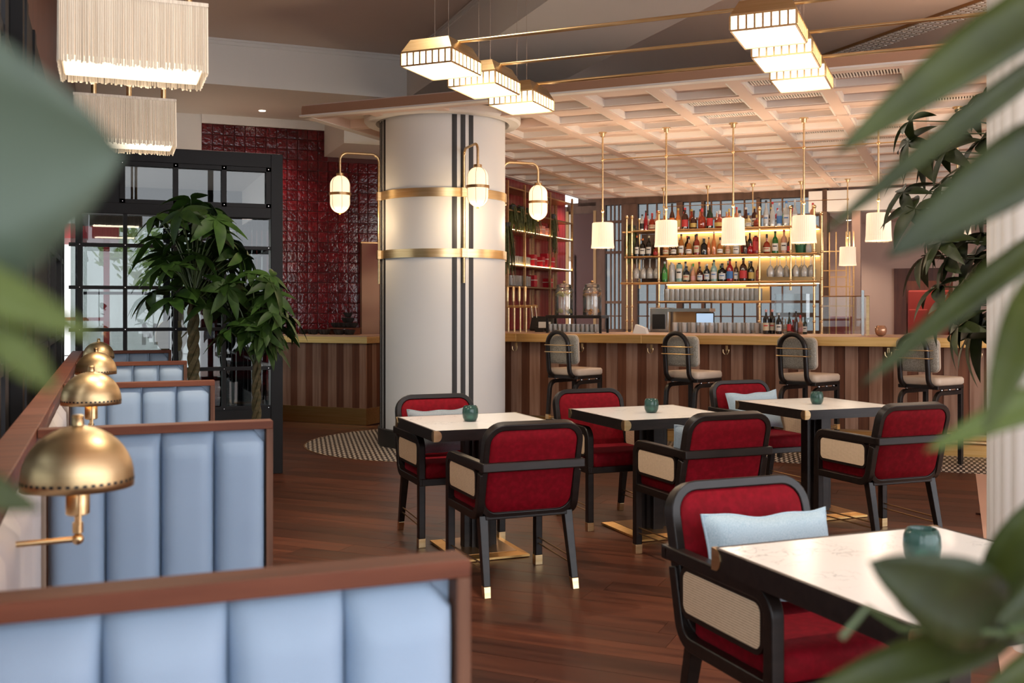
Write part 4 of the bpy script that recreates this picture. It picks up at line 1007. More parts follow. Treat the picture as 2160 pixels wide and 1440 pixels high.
MB().box((gu(1634), .1, 1.32), (gu(1718), .13, 1.36)).build('low_shelf', M['timber'], gt, smooth=False)
MB().box((gu(1634), .0, 1.14), (gu(1718), .02, 1.58)).build('glass_screen', M['glass'], gt, smooth=False)

# ---- bottles
def bottle_mesh(kind, r, h, mat):
    if kind == 'round': pr = [(r * .96, 0), (r, .01), (r, h * .60), (r * .82, h * .68), (r * .36, h * .76), (r * .32, h * .92)]
    elif kind == 'tall': pr = [(r * .96, 0), (r, .01), (r, h * .52), (r * .7, h * .64), (r * .38, h * .74), (r * .34, h * .92)]
    elif kind == 'squat': pr = [(r * .8, 0), (r, h * .08), (r, h * .42), (r * .75, h * .58), (r * .30, h * .66), (r * .28, h * .86)]
    elif kind == 'disc': pr = [(r * .5, 0), (r * .8, h * .07), (r, h * .25), (r, h * .38), (r * .75, h * .56), (r * .24, h * .64), (r * .24, h * .82)]
    else: pr = [(r * .95, 0), (r, .01), (r, h * .86), (r * .8, h * .93), (r * .42, h * .95)]
    return MB().lathe(pr, 14).mesh('bottle', mat), pr
GCOL = {'red amber': (.33, .035, .012), 'amber': (.52, .17, .03), 'dark brown': (.05, .014, .008), 'black': (.010, .009, .010), 'green': (.02, .17, .03), 'dark green': (.012, .03, .014), 'clear': (.58, .57, .55), 'pale teal': (.30, .50, .46), 'navy': (.012, .018, .03), 'orange': (.70, .20, .05), 'pale gold': (.66, .50, .24), 'blue-tinted': (.42, .52, .66), 'terracotta': (.52, .20, .11), 'pink amber': (.72, .36, .22), 'ruby': (.40, .012, .02)}
GM = {k: P('bottle_' + k.replace(' ', '_'), c, .08, Transmission_Weight=.25, IOR=1.45, Coat_Weight=.5) for k, c in GCOL.items()}
LCOL = {'white': (.72, .68, .62), 'cream': (.60, .50, .34), 'gold': (.55, .38, .10), 'red': (.5, .03, .03), 'blue': (.05, .16, .40), 'black': (.015, .014, .014), 'silver': (.6, .6, .6), 'orange': (.7, .18, .03), 'green': (.06, .30, .05), 'pink': (.70, .34, .32)}
LM = {k: P('paper_' + k, c, .55) for k, c in LCOL.items()}
def bottle(p, h, w, col, lab, cap, kind, label, group, rz=0):
    r = w / 2; me, pr = bottle_mesh(kind, r, h, GM[col])
    o = inst('liquor_bottle', me); o.location = p; o.rotation_euler = (0, 0, rz); tag(o, label, 'bottle', group)
    top = pr[-1]
    MB().lathe([(top[0] * 1.18, top[1] - .004), (top[0] * 1.18, h), (top[0] * .8, h + .001)], 10).build('cap', LM[cap], o)
    if lab:
        z0, z1 = (h * .14, h * .46) if kind in ('round', 'tall') else (h * .12, h * .34) if kind in ('squat', 'disc') else (h * .2, h * .7)
        rl = r * 1.012
        pl = MB().rings([[(rl * math.sin(a), -rl * math.cos(a), z) for a in [-1.25 + 2.5 * k / 10 for k in range(11)]] for z in (z0, z1)], closed_ring=False, cap0=False, cap1=False).build('paper_label', LM[lab], o)
        if lab in ('white', 'cream', 'silver'):
            c2 = {'white': 'black', 'cream': 'red', 'silver': 'blue'}[lab]; zz = z0 + (z1 - z0) * .55; rl *= 1.012
            MB().rings([[(rl * math.sin(a), -rl * math.cos(a), z) for a in [-.7 + 1.4 * k / 6 for k in range(7)]] for z in (zz, zz + (z1 - z0) * .16)], closed_ring=False, cap0=False, cap1=False).build('print_band', LM[c2], pl)
    return o
rows = {
 0: [(1358, 38, 11, 'clear', 'black', 'black', 'round'), (1366, 46, 9, 'ruby', None, 'black', 'tall'), (1379, 40, 15, 'red amber', 'cream', 'red', 'squat'), (1394, 37, 12, 'red amber', None, 'black', 'squat'), (1408, 34, 13, 'amber', 'gold', 'gold', 'squat'), (1421, 60, 12, 'dark brown', 'orange', 'black', 'tall'), (1434, 49, 12, 'orange', 'gold', 'gold', 'tall'), (1448, 50, 15, 'dark brown', 'red', 'red', 'round'), (1466, 43, 15, 'dark brown', 'gold', 'black', 'squat'), (1484, 47, 18, 'red amber', None, 'red', 'squat'), (1500, 54, 14, 'dark green', 'red', 'black', 'round'), (1521, 41, 22, 'red amber', 'gold', 'silver', 'disc'), (1541, 44, 15, 'amber', None, 'gold', 'squat'), (1563, 40, 20, 'clear', 'black', 'black', 'squat'), (1581, 34, 13, 'pale gold', 'white', 'blue', 'squat'), (1598, 29, 15, 'red amber', None, 'gold', 'disc'),
     (1618, 61, 12, 'clear', 'silver', 'black', 'tall'), (1632, 57, 12, 'clear', None, 'red', 'tall'), (1646, 54, 13, 'blue-tinted', 'blue', 'silver', 'round'), (1661, 58, 14, 'clear', 'silver', 'blue', 'round'), (1679, 60, 11, 'clear', 'white', 'silver', 'tall'), (1716, 52, 13, 'terracotta', None, 'red', 'round')],
 1: [(1347, 48, 10, 'black', 'white', 'orange', 'tall'), (1359, 41, 13, 'black', 'white', 'orange', 'round'), (1372, 47, 12, 'black', 'white', 'cream', 'round'), (1386, 30, 11, 'red amber', 'red', 'gold', 'squat'), (1408, 42, 14, 'amber', 'cream', 'black', 'squat'), (1424, 44, 13, 'dark brown', 'white', 'black', 'squat'), (1440, 50, 12, 'amber', 'white', 'black', 'round'), (1456, 44, 14, 'amber', 'white', 'black', 'squat'), (1473, 49, 13, 'red amber', 'cream', 'black', 'round'), (1488, 38, 15, 'black', None, 'black', 'round'), (1498, 41, 8, 'orange', None, 'black', 'round'), (1509, 53, 11, 'orange', None, 'silver', 'tall'), (1522, 40, 13, 'amber', 'white', 'black', 'squat'), (1538, 36, 12, 'pink amber', 'cream', 'black', 'squat'), (1556, 34, 14, 'clear', 'white', 'black', 'round'), (1575, 42, 12, 'dark brown', None, 'black', 'round'), (1586, 30, 15, 'ruby', None, 'black', 'squat'), (1597, 42, 14, 'ruby', 'red', 'black', 'straight'),
     (1620, 45, 17, 'red amber', 'cream', 'black', 'disc'), (1637, 52, 14, 'green', 'white', 'black', 'round'), (1656, 54, 14, 'pink amber', 'white', 'red', 'round'), (1668, 37, 11, 'dark brown', 'red', 'black', 'round'), (1708, 34, 13, 'clear', None, 'silver', 'squat')],
 2: [(1406, 47, 13, 'green', 'green', 'silver', 'round'), (1421, 43, 14, 'clear', None, 'silver', 'straight'), (1436, 44, 14, 'pale teal', 'white', 'black', 'straight'), (1451, 36, 15, 'navy', 'cream', 'black', 'round'), (1465, 42, 12, 'pink amber', 'pink', 'green', 'squat'), (1480, 35, 13, 'dark brown', 'silver', 'black', 'round'), (1494, 41, 13, 'navy', 'silver', 'silver', 'round'), (1509, 50, 14, 'pale teal', 'silver', 'black', 'round'), (1526, 42, 16, 'black', 'silver', 'black', 'round'), (1542, 52, 15, 'ruby', 'blue', 'black', 'round'), (1555, 46, 10, 'dark brown', 'silver', 'black', 'round'), (1571, 54, 17, 'dark brown', 'red', 'black', 'round'), (1587, 46, 14, 'black', 'gold', 'black', 'round'), (1601, 38, 10, 'red amber', None, 'gold', 'round')]}
sn = ('top', 'second', 'third')
for r_, lst in rows.items():
    for k, (px, h, w, c, lab, cap, kd) in enumerate(lst):
        d = gd(px); p = UV(gu(px), VG + random.uniform(-.09, -.06), ZSH[r_] + .001)
        lt_ = (' with %s label' % lab) if lab else ''
        bottle(p, h * .93 * d / FPX, w * .93 * d / FPX, c, lab, cap, kd, '%s bottle%s, %s from the left on the %s gantry shelf' % (c, lt_, ordw[k].replace('nearest', 'first'), sn[r_]), 'bottles on the %s gantry shelf' % sn[r_], BAR)
for r_, (pxs, yy) in {0: ((1364, 1384, 1400, 1441, 1457, 1475, 1492, 1510, 1531, 1552, 1572, 1590, 1625, 1639, 1653, 1670), .05), 1: ((1366, 1380, 1415, 1432, 1448, 1465, 1481, 1530, 1566, 1580), .05), 2: ((1414, 1428, 1444, 1458, 1473, 1487, 1502, 1518, 1534, 1563, 1579), .05)}.items():
    for k, px in enumerate(pxs):
        c = random.choice(list(GCOL)); lab = random.choice(['white', 'cream', 'gold', 'red', None]); d = gd(px)
        bottle(UV(gu(px), VG + yy, ZSH[r_] + .001), random.uniform(.21, .265), random.uniform(.055, .075), c, lab, random.choice(['black', 'silver', 'red', 'gold']), random.choice(['round', 'tall', 'round']), '%s bottle standing %s in the rear row of the %s gantry shelf' % (c, ordw[k].replace('nearest', 'first'), sn[r_]), 'rear bottles on the %s gantry shelf' % sn[r_], BAR)
cnt = [(1616, 45, 13, 'black', 'cream', 'pink', 'round'), (1629, 45, 13, 'black', 'cream', 'pink', 'round'), (1643, 38, 12, 'black', 'white', 'silver', 'round'), (1657, 26, 12, 'clear', 'cream', 'silver', 'squat'), (1665, 40, 9, 'dark green', 'red', 'black', 'tall'), (1673, 24, 11, 'red amber', 'red', 'red', 'squat'), (1679, 42, 9, 'dark brown', None, 'black', 'tall'), (1688, 34, 13, 'pink amber', 'pink', 'red', 'squat'), (1698, 30, 9, 'dark green', 'white', 'black', 'round')]
for k, (px, h, w, c, lab, cap, kd) in enumerate(cnt):
    vv = VBF + .85 + .06 * (k % 2); d = v_of(px, vv)[1]
    bottle(UV(v_of(px, vv)[0], vv, ZB + .001), (h + 6) * d / FPX, w * d / FPX, c, lab, cap, kd, '%s bottle with %s cap, %s in the cluster on the bar top' % (c, cap, ordw[k].replace('nearest', 'first')), 'bottles standing on the bar top', BAR)

# ---- drinking glasses
tumbler = MB().lathe([(.030, 0), (.033, .004), (.036, .12), (.0345, .12), (.031, .008), (.004, .006)], 12).mesh('tumbler', M['barglass'])
def glass_row(name, me, pts, label, group, cat='glass', sc=1.0):
    for p in pts:
        o = inst(name, me); o.location = p; o.scale = (sc, sc, sc); tag(o, label, cat, group)
pts = []
for y in (-.09, .03):
    for k in range(19): pts.append(UV(gu(1412 + k * 10.4), VG + y, ZSH[3] + .001))
glass_row('tumbler', tumbler, pts, 'clear tumbler in the packed double row on the lowest gantry shelf', 'tumblers on the lowest gantry shelf', sc=1.25)
pts = [UV(v_of(1424 + k * 9.6, VBF + .95)[0], VBF + .95 + .05 * (k % 2), ZB + .001) for k in range(20)]
glass_row('tumbler', tumbler, pts, 'clear tumbler standing upside down in the row on the bar top', 'tumblers on the bar top', sc=.98)
wine = MB().lathe([(.003, 0), (.033, .002), (.033, .004), (.005, .012), (.0045, .09), (.02, .105), (.038, .14), (.036, .185), (.032, .205), (.031, .205), (.035, .18), (.036, .142), (.018, .11)], 14).mesh('wine_glass', M['barglass'])
def hang(px_list, z, label, group):
    for k, px in enumerate(px_list):
        o = inst('wine_glass', wine); o.location = UV(gu(px), VG - .1 + .12 * (k % 2), z); o.rotation_euler = (PI, 0, 0); o.scale = (1.2, 1.2, 1.2); tag(o, label, 'glass', group)
hang((1348, 1355, 1362, 1369, 1376, 1383, 1390), ZSH[1] - .02, 'stemmed glass hanging upside down on the column side of the gantry', 'stemmed glasses hanging on the column side')
hang((1628, 1638, 1648, 1658, 1681, 1690, 1699, 1709, 1715), ZSH[1] - .02, 'stemmed glass hanging upside down under the gantry shelf past the bottles', 'stemmed glasses hanging past the bottles')

# ---- things on the bar top
def bpos(px, v_): return UV(v_of(px, v_)[0], v_, ZB)
# beer taps
tapd = v_of(1098, 11.0)[1]
tp = empty('beer_tap_tower', bpos(1096, 11.0), BAR); tag(tp, 'brass beer tap tower on the bar right beside the big column', 'beer tap')
MB().tube([(-.16, 0, .30), (.22, 0, .30)], .018, 10).build('manifold', M['brass_sat'], tp)
for k in range(4):
    x = -.14 + k * .075
    MB().tube([(x, 0, 0), (x, 0, .30)], .011, 10).build('riser', M['brass_sat'], tp)
    MB().lathe([(.014, .36), (.016, .40), (.016, .52), (.012, .53)], 10, (x, -.03, 0)).tube([(x, -.02, .30), (x, -.03, .37)], .007, 8).build('tap_handle', M['brass_sat'], tp)
for x in (.16, .21): MB().tube([(x, -.02, .30), (x + .03, -.06, .17)], .006, 8).build('spout', M['steel'], tp)
# dispenser stand and the two dispensers
sd = empty('drinks_stand', bpos(1218, 10.95), BAR); tag(sd, 'low dark steel stand on the bar carrying two drink dispensers', 'stand')
hw = (v_of(1278, 10.95)[0] - v_of(1160, 10.95)[0]) / 2 - .02
for sx in (-1, 1):
    for sy in (-1, 1): MB().box((sx * hw - .012, sy * .13 - .012, 0), (sx * hw + .012, sy * .13 + .012, .19)).build('leg', M['black_steel'], sd, smooth=False)
MB().box((-hw - .014, -.145, .165), (hw + .014, .145, .20)).build('top_frame', M['black_wood'], sd, smooth=False, bevel=.003)
def dispenser(px, label, fruit, lab):
    p = bpos(px, 10.95) + Vector((0, 0, .2005)); t = empty('drink_dispenser', p, BAR); tag(t, label, 'dispenser', 'glass drink dispensers')
    R = .105
    MB().lathe([(R * .97, 0), (R, .01), (R, .27), (R * .9, .30), (R * .78, .315)], 24).build('glass_jar', M['jarglass'], t)
    MB().lathe([(R * .94, .006), (R * .955, .235)], 24).build('water', glass('water_' + lab, (.93, .92, .88), .03), t)
    MB().lathe([(R * .8, .315), (R * .84, .32), (R * .80, .345), (R * .3, .36), (.012, .362)], 20).build('lid', M['jarglass'], t)
    MB().ball((0, 0, .376), .018, 10, 6).build('lid_knob', M['brass_dim'], t)
    g = random.Random(px)
    for k in range(14):
        a = g.random() * 6.28; r = g.uniform(.02, R * .82); z = g.uniform(.225, .25) if k < 9 else g.uniform(.02, .05)
        s_ = MB().lathe([(.028, -.004), (.030, 0), (.028, .004)], 10).xf(Matrix.Translation((r * math.cos(a), r * math.sin(a), z)) @ Matrix.Rotation(g.uniform(-1, 1), 4, 'X') @ Matrix.Rotation(g.uniform(-1, 1), 4, 'Y'))
        s_.build('fruit_slice', fruit, t)
dispenser(1190, 'glass drink dispenser with lemon slices on the dark stand', P('lemon', (.60, .52, .14), .5), 'lemon')
dispenser(1249, 'glass drink dispenser with orange slices on the dark stand', P('orange_slice', (.80, .30, .04), .5), 'orange')
pts = []
for k in range(11):
    for y in (-.05, .04): pts.append(bpos(1165 + k * 9.6, 10.95) + Vector(UV(0, y)) + Vector((0, 0, .012)))
glass_row('tumbler', tumbler, pts, 'small clear tumbler packed on the tray under the drink dispensers', 'tumblers under the drink dispensers', sc=.72)
ty = empty('serving_tray', bpos(1213, 10.95), BAR); tag(ty, 'thin steel tray under the tumblers below the drink dispensers', 'tray')
MB().box((-.27, -.11, .001), (.27, .11, .010)).build('plate', M['steel'], ty, smooth=False)
# till
tl_ = empty('till_screen', bpos(1140, 11.2), BAR); tag(tl_, 'black till terminal tilted on the bar next to the beer taps', 'till')
MB().box((-.14, -.02, .02), (.14, .02, .2)).xf(Matrix.Rotation(-.5, 4, 'X')).build('terminal', M['black'], tl_, smooth=False, bevel=.006)
MB().box((-.05, -.05, 0), (.05, .08, .06)).build('foot', M['black'], tl_, smooth=False)
MB().box((.02, -.11, .05), (.17, -.10, .12)).build('receipt', M['paper'], tl_, smooth=False)
# second till with lit screen behind the counter glasses
t2 = empty('till_screen', UV(gu(1495), VG - .2, ZT), BAR); tag(t2, 'till with a lit blue screen under the gantry, behind the tumblers', 'till')
MB().box((-.11, -.01, .10), (.11, .02, .26)).build('terminal', M['black'], t2, smooth=False, bevel=.004)
MB().box((-.10, -.014, .11), (.10, -.009, .25)).build('display', M['screen'], t2, smooth=False)
MB().box((-.04, -.0, 0), (.04, .05, .12)).build('foot', M['black'], t2, smooth=False)
cm = empty('coffee_machine', UV(gu(1400), VG - .12, ZT), BAR); tag(cm, 'brushed steel coffee machine under the gantry', 'coffee machine')
MB().box((-.12, -.1, 0), (.12, .2, .32)).build('housing', M['steel'], cm, smooth=False, bevel=.01)
MB().box((-.08, -.11, .06), (.08, -.098, .24)).build('front_panel', M['black'], cm, smooth=False)
MB().box((.12, -.12, .27), (.62, .2, .31)).build('cup_tray', M['steel'], cm, smooth=False)
MB().box((.14, .05, 0), (.6, .2, .27)).build('body', M['brass_dim'], cm, smooth=False)
nb = empty('napkin_stack', bpos(1352, 10.9), BAR); tag(nb, 'folded white napkins on the bar beside the gantry posts', 'napkins')
MB().prism([(-.08, 0), (.08, 0), (.06, .06), (-.05, .1)], -.05, .05, Matrix.Rotation(PI / 2, 4, 'X')).build('stack', M['paper'], nb, smooth=False)
sg = empty('glass_guard', bpos(1790, 11.0), BAR); tag(sg, 'clear glass guard on brass posts on the bar past the gantry', 'glass screen')
g0, g1 = v_of(1734, 11.0)[0] - v_of(1790, 11.0)[0], v_of(1834, 11.0)[0] - v_of(1790, 11.0)[0]
MB().box((g0, -.004, .02), (g1, .004, .40)).build('pane', M['glass'], sg, smooth=False)
MB().tube([(g0, 0, .40), (g1, 0, .40)], .006, 8).build('top_rail', M['brass_dim'], sg)
MB().box((g1 - .03, -.02, 0), (g1 + .0, .02, .40)).build('end_post', M['brass_sat'], sg, smooth=False)
MB().box((g1 - .075, -.02, 0), (g1 - .05, .02, .46)).build('end_post', M['steel'], sg, smooth=False)
gv = empty('globe_candle_holder', bpos(1858, 10.75), BAR); tag(gv, 'round rose gold glass candle holder alone on the bar', 'candle holder')
MB().lathe([(.02, 0), (.045, .015), (.058, .05), (.055, .08), (.04, .105), (.037, .103), (.05, .078), (.052, .05), (.03, .02)], 18).build('glass_globe', M['amberglass'], gv)
MB().ball((0, 0, .035), .014, 8, 6).build('flame', M['bulb'], gv)
gp = empty('green_ice_bucket', UV(gu(1690), VG, ZSH[1] + .001), BAR); tag(gp, 'green enamel ice bucket on the second gantry shelf', 'bucket')
MB().lathe([(.06, 0), (.085, .19), (.08, .19), (.056, .01)], 18).build('pail', P('green_enamel', (.03, .14, .06), .35), gp)

# ---- service counter left of the column, before the tiled wall
sc = empty('service_counter', UV(0, 10.65), BAR); tag(sc, 'short walnut board counter with brass edge before the red tiled wall', 'counter')
SU0, SU1 = -8.2, -6.53
def scp(g, z0, z1): return MB().prism([(SU0, -g), (SU1 + g, -g), (SU1 + g, .72), (-7.57, .72)], z0, z1)
scp(.03, 1.065, 1.08).build('counter_top', M['fascia'], sc, smooth=False)
scp(.035, .985, 1.065).build('brass_edge', M['brass'], sc, smooth=False, bevel=.003)
scp(-.02, .2, .985).build('carcass', M['black_wood'], sc, smooth=False)
u = SU0; k = 0
while u < SU1 - .05:
    w = (.125, .10)[k % 2]
    MB().box((u + .001, 0, .2), (min(u + w, SU1) - .001, .022, .985)).build('board', (M['bar_light'], M['bar_dark'])[k % 2], sc, smooth=False); u += w; k += 1
v = .02; k = 0
while v < .70:
    w = (.125, .10)[k % 2]; MB().box((SU1 - .012, v + .001, .2), (SU1, v + w - .001, .985)).build('board', (M['bar_dark'], M['bar_light'])[k % 2], sc, smooth=False); v += w; k += 1
scp(.012, 0, .2).build('brass_plinth', M['brass'], sc, smooth=False)
# dark clay bowls and cups stacked on it
bowl = MB().lathe([(.02, 0), (.035, .005), (.055, .04), (.06, .062), (.056, .062), (.05, .04), (.02, .012)], 14).mesh('clay_bowl', M['bowl_dark'])
pv = 10.95
for k, px in enumerate((640, 652, 664, 676, 688, 709, 719, 729, 740)):
    o = inst('clay_bowl', bowl); o.location = UV(v_of(px, pv)[0], pv + .04 * (k % 2), 1.081); tag(o, 'small black clay bowl in the line on the service counter', 'bowl', 'black clay bowls on the service counter')
rk = empty('serving_board', UV(v_of(727, pv + .12)[0], pv + .12, 0), BAR); tag(rk, 'raised wooden serving board on the service counter', 'board')
MB().box((-.19, -.1, 1.152), (.19, .1, 1.166)).build('board_top', M['walnut'], rk, smooth=False)
for s_ in (-1, 1): MB().box((s_ * .17 - .01, -.08, 1.08), (s_ * .17 + .01, .08, 1.152)).build('foot', M['walnut'], rk, smooth=False)
for k, (dx, dz) in enumerate(((-.14, 0), (-.07, 0), (0, 0), (.07, 0), (.13, 0), (.02, .065), (.08, .065), (.05, .13))):
    o = inst('clay_bowl', bowl); o.location = UV(v_of(727, pv + .12)[0] + dx, pv + .12, 1.167 + dz); tag(o, 'small black clay bowl in the pile on the raised serving board', 'bowl', 'black clay bowls on the serving board')
cp = empty('copper_panel', (3.02, 13.33, 0)); tag(cp, 'tall aged copper door panel on the tiled wall beside the column', 'panel')
MB().box((.11, -.03, 1.0), (.40, .06, 2.28)).build('sheet', M['copper'], cp, smooth=False, bevel=.004)
MB().box((.10, -.036, 2.27), (.41, .06, 2.29)).build('top_edge', M['brass_dim'], cp, smooth=False)

# ---- brass wall shelving on the end wall (u = -6.03)
ws = empty('wall_shelving', UV(-6.03, 0, 0), BAR); tag(ws, 'brass wall shelving with lit glass shelves before the red tiles, right of the column', 'shelving')
vp = [u_of(px, -5.95)[0] for px in (1040, 1077, 1132, 1180)]
for vv in vp:
    for x in (.02, .30): MB().box((x - .016, vv - .016, 1.1), (x + .016, vv + .016, 3.2)).build('post', M['brass_sat'], ws, smooth=False)
for z in (1.73, 2.03, 2.52, 2.80, 3.12):
    MB().box((.01, vp[0], z - .02), (.315, vp[-1], z)).build('shelf', M['brass_dim'], ws, smooth=False)
for z in (2.03, 2.52): MB().box((.27, vp[0], z + .001), (.29, vp[-1], z + .012)).build('led_strip', M['led'], ws, smooth=False)
MB().box((.0, vp[0], .0), (.5, vp[-1], 1.1)).build('cabinet', M['brownpanel'], ws, smooth=False)
ww = [u_of(px, -5.8)[0] for px in range(1078, 1115, 4)]
glass_row('tumbler', tumbler, [UV(-5.8, a, 2.045) for a in ww] , 'clear glass on the second wall shelf right of the column', 'glasses on the second wall shelf', sc=1.0)
glass_row('tumbler', tumbler, [UV(-5.8, a, 1.735) for a in ww], 'tall clear glass on the lowest wall shelf right of the column', 'glasses on the lowest wall shelf', sc=1.25)
for k, (px, z, h, w, m_) in enumerate(((1125, 2.045, .17, .11, 'redbox'), (1142, 2.045, .15, .10, 'redbox'), (1152, 2.045, .21, .10, 'redbox'), (1163, 2.045, .16, .10, 'redbox'), (1125, 1.735, .17, .11, 'redbox'), (1158, 1.735, .14, .12, 'redbox'), (1142, 2.535, .13, .13, 'pinkbox'), (1153, 2.535, .11, .10, 'pinkbox'))):
    vv = u_of(px, -5.78)[0]; o = empty('gift_box', UV(-5.8, vv, z), BAR); nm = 'red card box' if m_ == 'redbox' else 'pink card box'
    tag(o, '%s, %s along the %s wall shelf right of the column' % (nm, ('first', 'second', 'third', 'fourth', 'first after the glasses', 'last', 'first', 'second')[k], {2.045: 'second', 1.735: 'lowest', 2.535: 'third'}[z]), 'box', 'card boxes on the wall shelving')
    MB().box((-.06, -w / 2, 0), (.06, w / 2, h)).build('carton', M[m_], o, smooth=False, bevel=.004)
    MB().box((-.0615, -w / 2 - .001, h * .55), (.0615, w / 2 + .001, h * .62)).build('lid_line', M['paper'], o, smooth=False)
def trailing_plant(loc, label, n, L, spread, seed, up=.05):
    t = empty('trailing_plant', loc); tag(t, label, 'plant', 'trailing greenery around the bar'); g = random.Random(seed)
    MB().lathe([(.04, 0), (.055, .07), (.05, .07), (.035, .01)], 12).build('pot', M['pot'], t)
    mb = MB()
    for _ in range(n):
        a = g.random() * 6.28; r = g.uniform(.4, 1) * spread; p0 = Vector((0, 0, .07)); p1 = Vector((r * .6 * math.cos(a), r * .6 * math.sin(a), .07 + up)); p2 = Vector((r * math.cos(a), r * math.sin(a), -L * g.uniform(.3, 1)))
        pts = [(p0 * (1 - s) ** 2 + p1 * 2 * s * (1 - s) + p2 * s * s) for s in (0, .25, .5, .75, 1)]; w = Vector((-math.sin(a), math.cos(a), 0)) * .007
        vs = [q for p in pts for q in (p - w, p + w)]; mb.add(vs, [(2 * i, 2 * i + 1, 2 * i + 3, 2 * i + 2) for i in range(4)])
        for i in (1, 2, 3):
            q = pts[i]; e = Vector((g.gauss(0, 1), g.gauss(0, 1), g.gauss(0, .6))).normalized() * .03; f = e.cross(Vector((0, 0, 1))).normalized() * .009
            mb.add([q, q + e * .5 + f, q + e, q + e * .5 - f], [(0, 1, 2, 3)])
    tag(mb.build('strands', M['fern'], t, smooth=False), kind='stuff')
for k, (px, z, L) in enumerate(((1082, 2.80, .35), (1098, 2.80, .30), (1114, 2.80, .32), (1128, 2.80, .36), (1166, 2.80, .55))):
    trailing_plant(UV(-5.74, u_of(px, -5.74)[0], z + .001), 'trailing plant spilling over the fourth wall shelf, %s from the column' % ordw[k].replace('nearest', 'first'), 60, L, .115, k)
trailing_plant(UV(-5.70, u_of(1070, -5.70)[0], 2.53), 'dark trailing plant hanging close beside the column edge', 120, .75, .13, 11)
trailing_plant(UV(gu(1333), VG - .02, ZSH[1] + .32), 'dense trailing plant hanging on the column end of the gantry', 150, .42, .11, 12)
MB().box((gu(1318), -.1, ZSH[1] + .30), (gu(1345), .1, ZSH[1] + .318)).build('shelf', M['brass_dim'], gt, smooth=False)

# ---- beyond the bar: red seating
def sofa(px0, px1, v_, z1, m_, label):
    a, b = v_of(px0, v_)[0], v_of(px1, v_)[0]; o = empty('banquette', UV((a + b) / 2, v_), BAR); tag(o, label, 'sofa'); w = (b - a) / 2
    MB().box((-w, 0, 0), (w, .15, z1)).build('backrest', m_, o, smooth=False, bevel=.03)
    MB().box((-w, -.5, .1), (w, 0, .45)).build('seat', m_, o, smooth=False, bevel=.04)
    for x in (-w + .05, w - .05): MB().box((x - .03, -.4, 0), (x + .03, -.34, .1)).build('foot', M['black_wood'], o, smooth=False)
    n = 2
    for k in range(n): MB().box((-w + k * 2 * w / n + .01, -.03, .45), (-w + (k + 1) * 2 * w / n - .01, .02, z1 - .35)).build('back_panel', m_, o, smooth=False, bevel=.02)
sofa(1915, 2003, 20.25, 1.75, M['redsofa'], 'tall red banquette in the mahogany alcove behind the leaves')
sofa(1738, 1800, 18.2, 1.28, M['rosesofa'], 'rose red banquette behind the glass guard')
sg2 = empty('brass_grid_screen', UV(v_of(1768, 16.6)[0], 16.6, 0), BAR); tag(sg2, 'tall brass grid room divider beyond the bar', 'screen')
for x in (-.23, -.13, -.03, .12, .17, .23): MB().box((x - .009, -.009, 0), (x + .009, .009, 2.6)).build('upright', M['brass_sat'], sg2, smooth=False)
for z, a, b in ((2.3, -.23, .23), (2.0, -.23, .12), (1.9, -.13, .12), (1.75, -.23, .23), (1.6, -.03, .23), (1.45, -.23, .23)): MB().box((a, -.008, z - .008), (b, .008, z + .008)).build('crossbar', M['brass_sat'], sg2, smooth=False)

# ================================================================== PLANTS
def leaflet(mb, base, d, n, L, w, droop, fold=.25, st=7):
    d = Vector(d).normalized(); n = Vector(n).normalized(); s = d.cross(n).normalized(); n = s.cross(d)
    vs = []
    for i in range(st + 1):
        t = i / st; prof = (math.sin(PI * t ** .8) ** .8) * (1 - .25 * t) if 0 < t < 1 else 0
        c = Vector(base) + d * (L * t) - Vector((0, 0, 1)) * (droop * L * t * t); hw_ = w / 2 * prof
        vs += [c - s * hw_ + n * fold * hw_, c, c + s * hw_ + n * fold * hw_]
    fs = []
    for i in range(st):
        a = i * 3; fs += [(a, a + 1, a + 4, a + 3), (a + 1, a + 2, a + 5, a + 4)]
    mb.add(vs, fs)
def palm_leaf(seed, L=.2, w=.07, n=6, mat=None):
    g = random.Random(seed); mb = MB()
    for k in range(n):
        a = (k - (n - 1) / 2) * (2 * PI / (n + .6)) + g.uniform(-.12, .12); ln = L * (1 - .08 * abs(k - (n - 1) / 2)) * g.uniform(.85, 1.1)
        leaflet(mb, (.0, 0, 0), (math.cos(a), math.sin(a), g.uniform(-.25, .12)), (0, 0, 1), ln, w * g.uniform(.85, 1.15), g.uniform(.18, .5))
    return mb.mesh('leaf', mat, ang=80)
